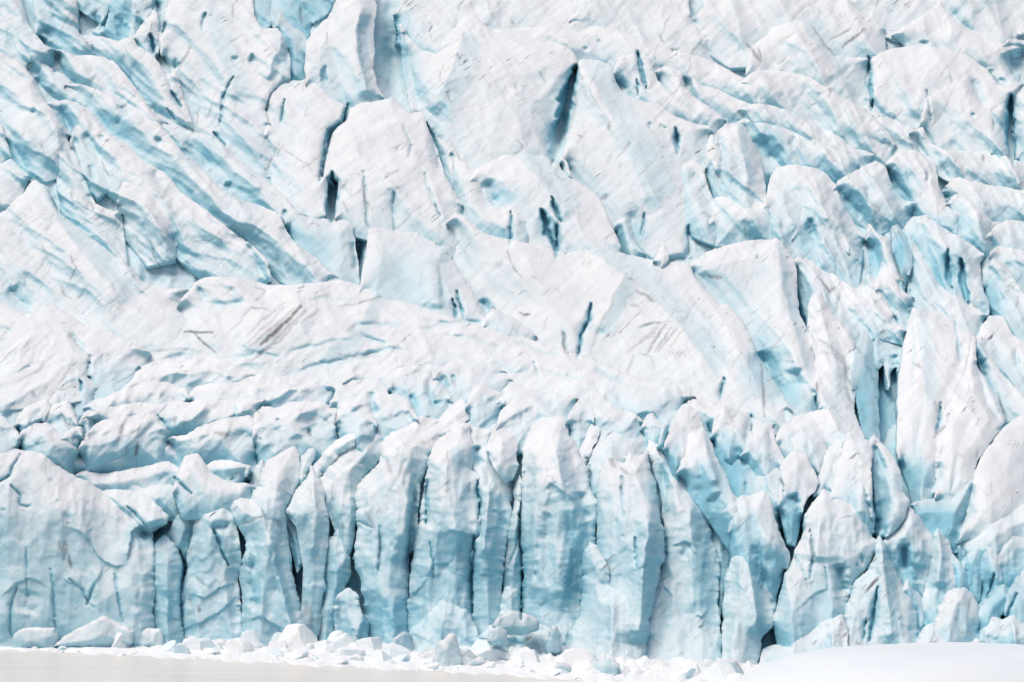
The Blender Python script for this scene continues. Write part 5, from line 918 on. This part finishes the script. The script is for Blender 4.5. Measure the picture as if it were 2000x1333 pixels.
# ------------------------------------------------------------------ brash ice, chunks and the foreground iceberg
def chunk_mesh(name, seed, cuts=10, subdiv=4, soft=0.06):
    r = np.random.RandomState(seed)
    bm = bmesh.new(); bmesh.ops.create_icosphere(bm, subdivisions=subdiv, radius=1.0)
    co = np.array([v.co[:] for v in bm.verts])
    faces = np.array([[v.index for v in f.verts] for f in bm.faces]); bm.free()
    for k in range(cuts):
        n = r.normal(size=3); n /= np.linalg.norm(n); d = r.uniform(0.30, 0.75)
        s = co @ n - d
        co -= np.outer(np.where(s > 0, s * (1 - soft), 0), n)
    co += (0.05 * fbm(co[:, 0] * 2 + seed, co[:, 1] * 2 + co[:, 2] * 1.7, 600 + seed % 40, 4))[:, None] * co
    co = (co - co.min(0)) / (co.max(0) - co.min(0)) - np.array([0.5, 0.5, 0.0])      # unit box, base at 0
    me = bpy.data.meshes.new(name)
    me.from_pydata(co.tolist(), [], faces.tolist())
    me.polygons.foreach_set('use_smooth', np.full(len(me.polygons), False))
    me.materials.append(BRASH)
    return me

def set_blueness(me, val):
    a = me.attributes.new('blueness', 'FLOAT', 'POINT'); a.data.foreach_set('value', np.full(len(me.vertices), val, np.float32))

def on_water(u, v):
    Y = CH / ((v - HZ) * K)
    return (u - 1000) * K * Y, Y - D0, Y

def chunk(name, label, cat, group, u, vb, w, h, me, rz=0.0, tilt=0.0, sink=0.40, deep=0.9, lift=0.0):
    """a piece w by h photo pixels in size whose foot stands on the lagoon at row vb"""
    x, y, Y = on_water(u, vb)
    o = bpy.data.objects.new(name, me)
    W = w * K * Y; H = h * K * Y / (1 - sink)
    o.scale = (W, W * deep, H); o.location = (x, y, lift - sink * H)
    o.rotation_euler = (0, tilt, rz)
    o['kind'] = 'thing'; o['label'] = label; o['category'] = cat; o['group'] = group
    COL.objects.link(o)
    return o

PROTO = [chunk_mesh('ice_chunk', 20 + i, cuts=7 + i % 4, subdiv=3, soft=0.02) for i in range(11)]
for i, m in enumerate(PROTO): set_blueness(m, (-0.12, 0.0, 0.14, 0.28)[i % 4])
GB = 'drifting ice chunks along the foot of the front'
CH_ = dict(B=1.0, t0=0.6, rim=7, dome=0.5, th=5, jit=3.0, rough=0.7, low=0.0)
CHUNKS = [
('long low ice chunk with a flat back below the left dome', '106,1262 125,1241 160,1225 185,1212 200,1203 215,1206 240,1220 261,1234 258,1258', '240,1266 130,1268', 294, -0.05),
('bluish ice chunk at the left edge of the waterline', '22,1266 28,1240 45,1229 85,1226 106,1225 113,1245 110,1266', '100,1274 30,1274', 295, 0.05),
('small squared white ice chunk right of the long low chunk', '266,1262 271,1236 285,1228 311,1230 321,1247 320,1264', '310,1270 275,1270', 295, -0.05),
('white ice chunk below the narrow bluish pillar', '352,1268 358,1250 374,1244 390,1252 400,1268', '390,1275 360,1275', 294, -0.05),
('wide flat white ice chunk below the notched left pillar', '390,1272 400,1255 430,1248 445,1256 448,1274', '430,1280 400,1280', 292, 0.0),
('rounded white ice chunk at the foot of the wide front pillar', '480,1280 486,1264 505,1260 525,1272 530,1284', '515,1288 490,1288', 291, -0.05),
('pale ice chunk below the split-topped slim pillar', '628,1290 640,1270 665,1260 690,1268 700,1288', '680,1296 640,1296', 288, 0.0),
('pale dome-shaped ice chunk left of the fallen blue block', '688,1288 698,1264 722,1252 750,1254 768,1270 778,1290', '760,1298 700,1298', 287, 0.02),
('small light blue ice block beside the fallen blue block', '763,1282 768,1247 790,1234 802,1240 810,1280', '800,1288 770,1290', 285.5, 0.10),
('white ice chunk in front of the fallen blue block', '790,1302 805,1284 840,1270 862,1262 868,1285 866,1304', '850,1310 800,1310', 279, -0.08),
('flat white ice chunk left of the horn-shaped chunk', '725,1302 735,1284 755,1274 780,1278 795,1290 798,1304', '780,1310 735,1310', 280, -0.06),
('white horn-shaped ice chunk with a shadowed blue foot', '840,1312 848,1280 852,1256 866,1248 876,1238 888,1240 896,1262 903,1290 904,1312', '890,1318 850,1320', 271, -0.1),
('low light blue ice slab on top of the crumbling heap', '962,1224 972,1206 1000,1192 1030,1199 1052,1212 1050,1232', '1020,1242 975,1240', 277, 0.10),
('small light blue ice lump left of the slab on the heap', '950,1252 958,1230 972,1222 990,1232 992,1250', '980,1262 958,1262', 275, 0.10),
('small upright ice chunk at the foot of the stepped pillar', '1066,1270 1072,1240 1080,1222 1092,1228 1098,1270', '1090,1280 1070,1280', 277, 0.03),
('white ice chunk in front of the crumbling heap', '1070,1330 1078,1308 1095,1292 1115,1302 1122,1330', '1110,1338 1080,1338', 264, -0.08),
('round snowball-like ice chunk below the notched pillar', '1160,1318 1162,1296 1172,1283 1186,1279 1200,1284 1210,1300 1208,1320', '1198,1330 1172,1330', 262, -0.04),
('pointed white ice chunk near the wide leaning pillar', '1250,1318 1256,1298 1264,1290 1274,1300 1284,1318', '1275,1326 1258,1326', 266, -0.05),
('little white ice tooth left of the white mound', '1284,1322 1290,1308 1296,1298 1302,1310 1308,1322', '1300,1330 1290,1330', 265, -0.06),
('white mound of ice beside the foreground iceberg', '1378,1336 1392,1304 1415,1286 1436,1290 1450,1310 1456,1336', '1440,1345 1395,1345', 258, -0.08),
]
for i, (lab, cr, bs, ds, tn) in enumerate(CHUNKS):
    ice_block('ice_chunk', lab, 'ice chunk', GB, cr, bs, A=0.0, tint=tn, dist=ds, seed=300 + i, **CH_)

def shore(u):          # outer edge of the brash belt, photo row
    return np.interp(u, [-60, 0, 300, 600, 900, 1100, 1300, 1500], [1268, 1268, 1283, 1300, 1314, 1328, 1345, 1360])
def foot(u):           # foot of the front
    return np.interp(u, [-60, 300, 600, 800, 1000, 1150, 1250, 1400, 1500], [1252, 1256, 1270, 1276, 1292, 1311, 1317, 1322, 1330])
r = np.random.RandomState(5)
for k in range(130):
    u = r.uniform(-50, 1440); a, b = foot(u), shore(u)
    f = r.beta(1.0, 1.6); vb = a + 1 + (b - a - 3) * f
    w = r.uniform(22, 84) * (1.2 - 0.75 * f); h = w * r.uniform(0.3, 0.62)
    chunk('ice_chunk', 'small white ice chunk floating in the belt of brash ice', 'ice chunk', 'small ice chunks in the brash belt',
          u, vb, w, h, PROTO[k % len(PROTO)], r.uniform(0, 6.28), r.uniform(-0.2, 0.2), deep=r.uniform(0.7, 1.1))

def brash():
    """thousands of fist-to-barrel sized bits and slush between the chunks"""
    tet = np.array([[-.5, -.4, 0], [.5, -.5, 0], [.45, .5, 0], [-.5, .45, 0], [-.25, -.2, .5], [.3, -.25, .42], [.2, .3, .55], [-.3, .25, .38]])
    fq = np.array([[0, 1, 5, 4], [1, 2, 6, 5], [2, 3, 7, 6], [3, 0, 4, 7], [4, 5, 6, 7]])
    rr = np.random.RandomState(9); n = 9000
    V = []; Fq = []
    for k in range(n):
        u = rr.uniform(-60, 1480); a, b = foot(u) - 2, shore(u)
        f = rr.beta(1.1, 1.5); vb = a + (b - a) * f + rr.normal() * 1.2
        x, y, Y = on_water(u, vb)
        s = rr.lognormal(-1.0, 0.5) * (1.1 - 0.6 * f)
        an = rr.uniform(0, 6.28); c, sn = math.cos(an), math.sin(an)
        t = tet * (1 + rr.uniform(-.3, .3, tet.shape)) * np.array([s * 1.5, s * 1.5, s * 0.9])
        t = np.stack([t[:, 0] * c - t[:, 1] * sn, t[:, 0] * sn + t[:, 1] * c, t[:, 2]], 1) + np.array([x, y, -0.06])
        V.append(t); Fq.append(fq + 8 * k)
    # slush sheet carrying them
    us = np.linspace(-80, 1500, 400); ts = np.linspace(0, 1, 24)
    S = []
    for tt in ts:
        for u in us:
            a, b = foot(u) - 14, shore(u) + 2.0 * math.sin(u / 23.0) + 1.5 * math.sin(u / 7.0 + 1)
            x, y, Y = on_water(u, a + (b - a) * tt); S.append((x, y))
    S = np.array(S)
    near = np.repeat(np.clip(1.25 - ts * 1.25, 0.06, 1), 400)
    zz = 0.10 + (0.55 + 1.25 * fbm(S[:, 0] / 2.2, S[:, 1] / 3.5, 711, 5, 0.55, ridged=True)) * near * 0.75
    zz = np.maximum(zz, 0.04)
    zz = zz * np.repeat(np.clip((1 - ts) * 12, 0, 1), 400) - 0.05 * np.repeat(ts > 0.99, 400)
    base = 8 * n
    V.append(np.column_stack([S, zz]))
    i = base + np.arange(24 * 400).reshape(24, 400)
    Fq.append(np.stack([i[:-1, :-1], i[1:, :-1], i[1:, 1:], i[:-1, 1:]], -1).reshape(-1, 4))
    V = np.concatenate(V)
    o = new_obj('brash_ice', V, [np.concatenate(Fq)], BRASH, np.full(len(V), -0.1), np.zeros(len(V)), smooth_shade=False)
    sm = np.zeros(len(o.data.polygons), bool); sm[5 * n:] = True; o.data.polygons.foreach_set('use_smooth', sm)
    o['kind'] = 'stuff'; o['label'] = 'belt of white brash ice and slush along the foot of the front'; o['category'] = 'brash ice'
brash()

def iceberg():
    cx, cy = 41.0, 238.0 - D0
    a, b, top = 22.5, 13.0, 5.05
    nx, ny = 150, 70
    s = np.linspace(-1, 1, nx); t = np.linspace(-1, 1, ny)
    Sx, Ty = np.meshgrid(s, t)
    # square-to-disc map keeps the rim even
    X = Sx * np.sqrt(1 - Ty ** 2 / 2); Yy = Ty * np.sqrt(1 - Sx ** 2 / 2)
    rad = np.sqrt(X ** 2 + Yy ** 2)
    Z = (top + 0.9) * np.clip(1 - rad ** 4.3, 0, 1) ** 0.8 - 0.9
    Z += 0.22 * fbm(X * 3, Yy * 3, 801, 4) * np.clip(1.2 - rad, 0, 1) + 0.25 * X * (1 - rad) * 0.4
    V = np.stack([cx + a * X, cy + b * Yy, Z], -1).reshape(-1, 3)
    i = np.arange(nx * ny).reshape(ny, nx)
    Q = np.stack([i[:-1, :-1], i[:-1, 1:], i[1:, 1:], i[1:, :-1]], -1).reshape(-1, 4)
    o = new_obj('iceberg', V, [Q], BERG)
    o['label'] = 'smooth rounded white iceberg floating in the lower right foreground'; o['category'] = 'iceberg'
iceberg()
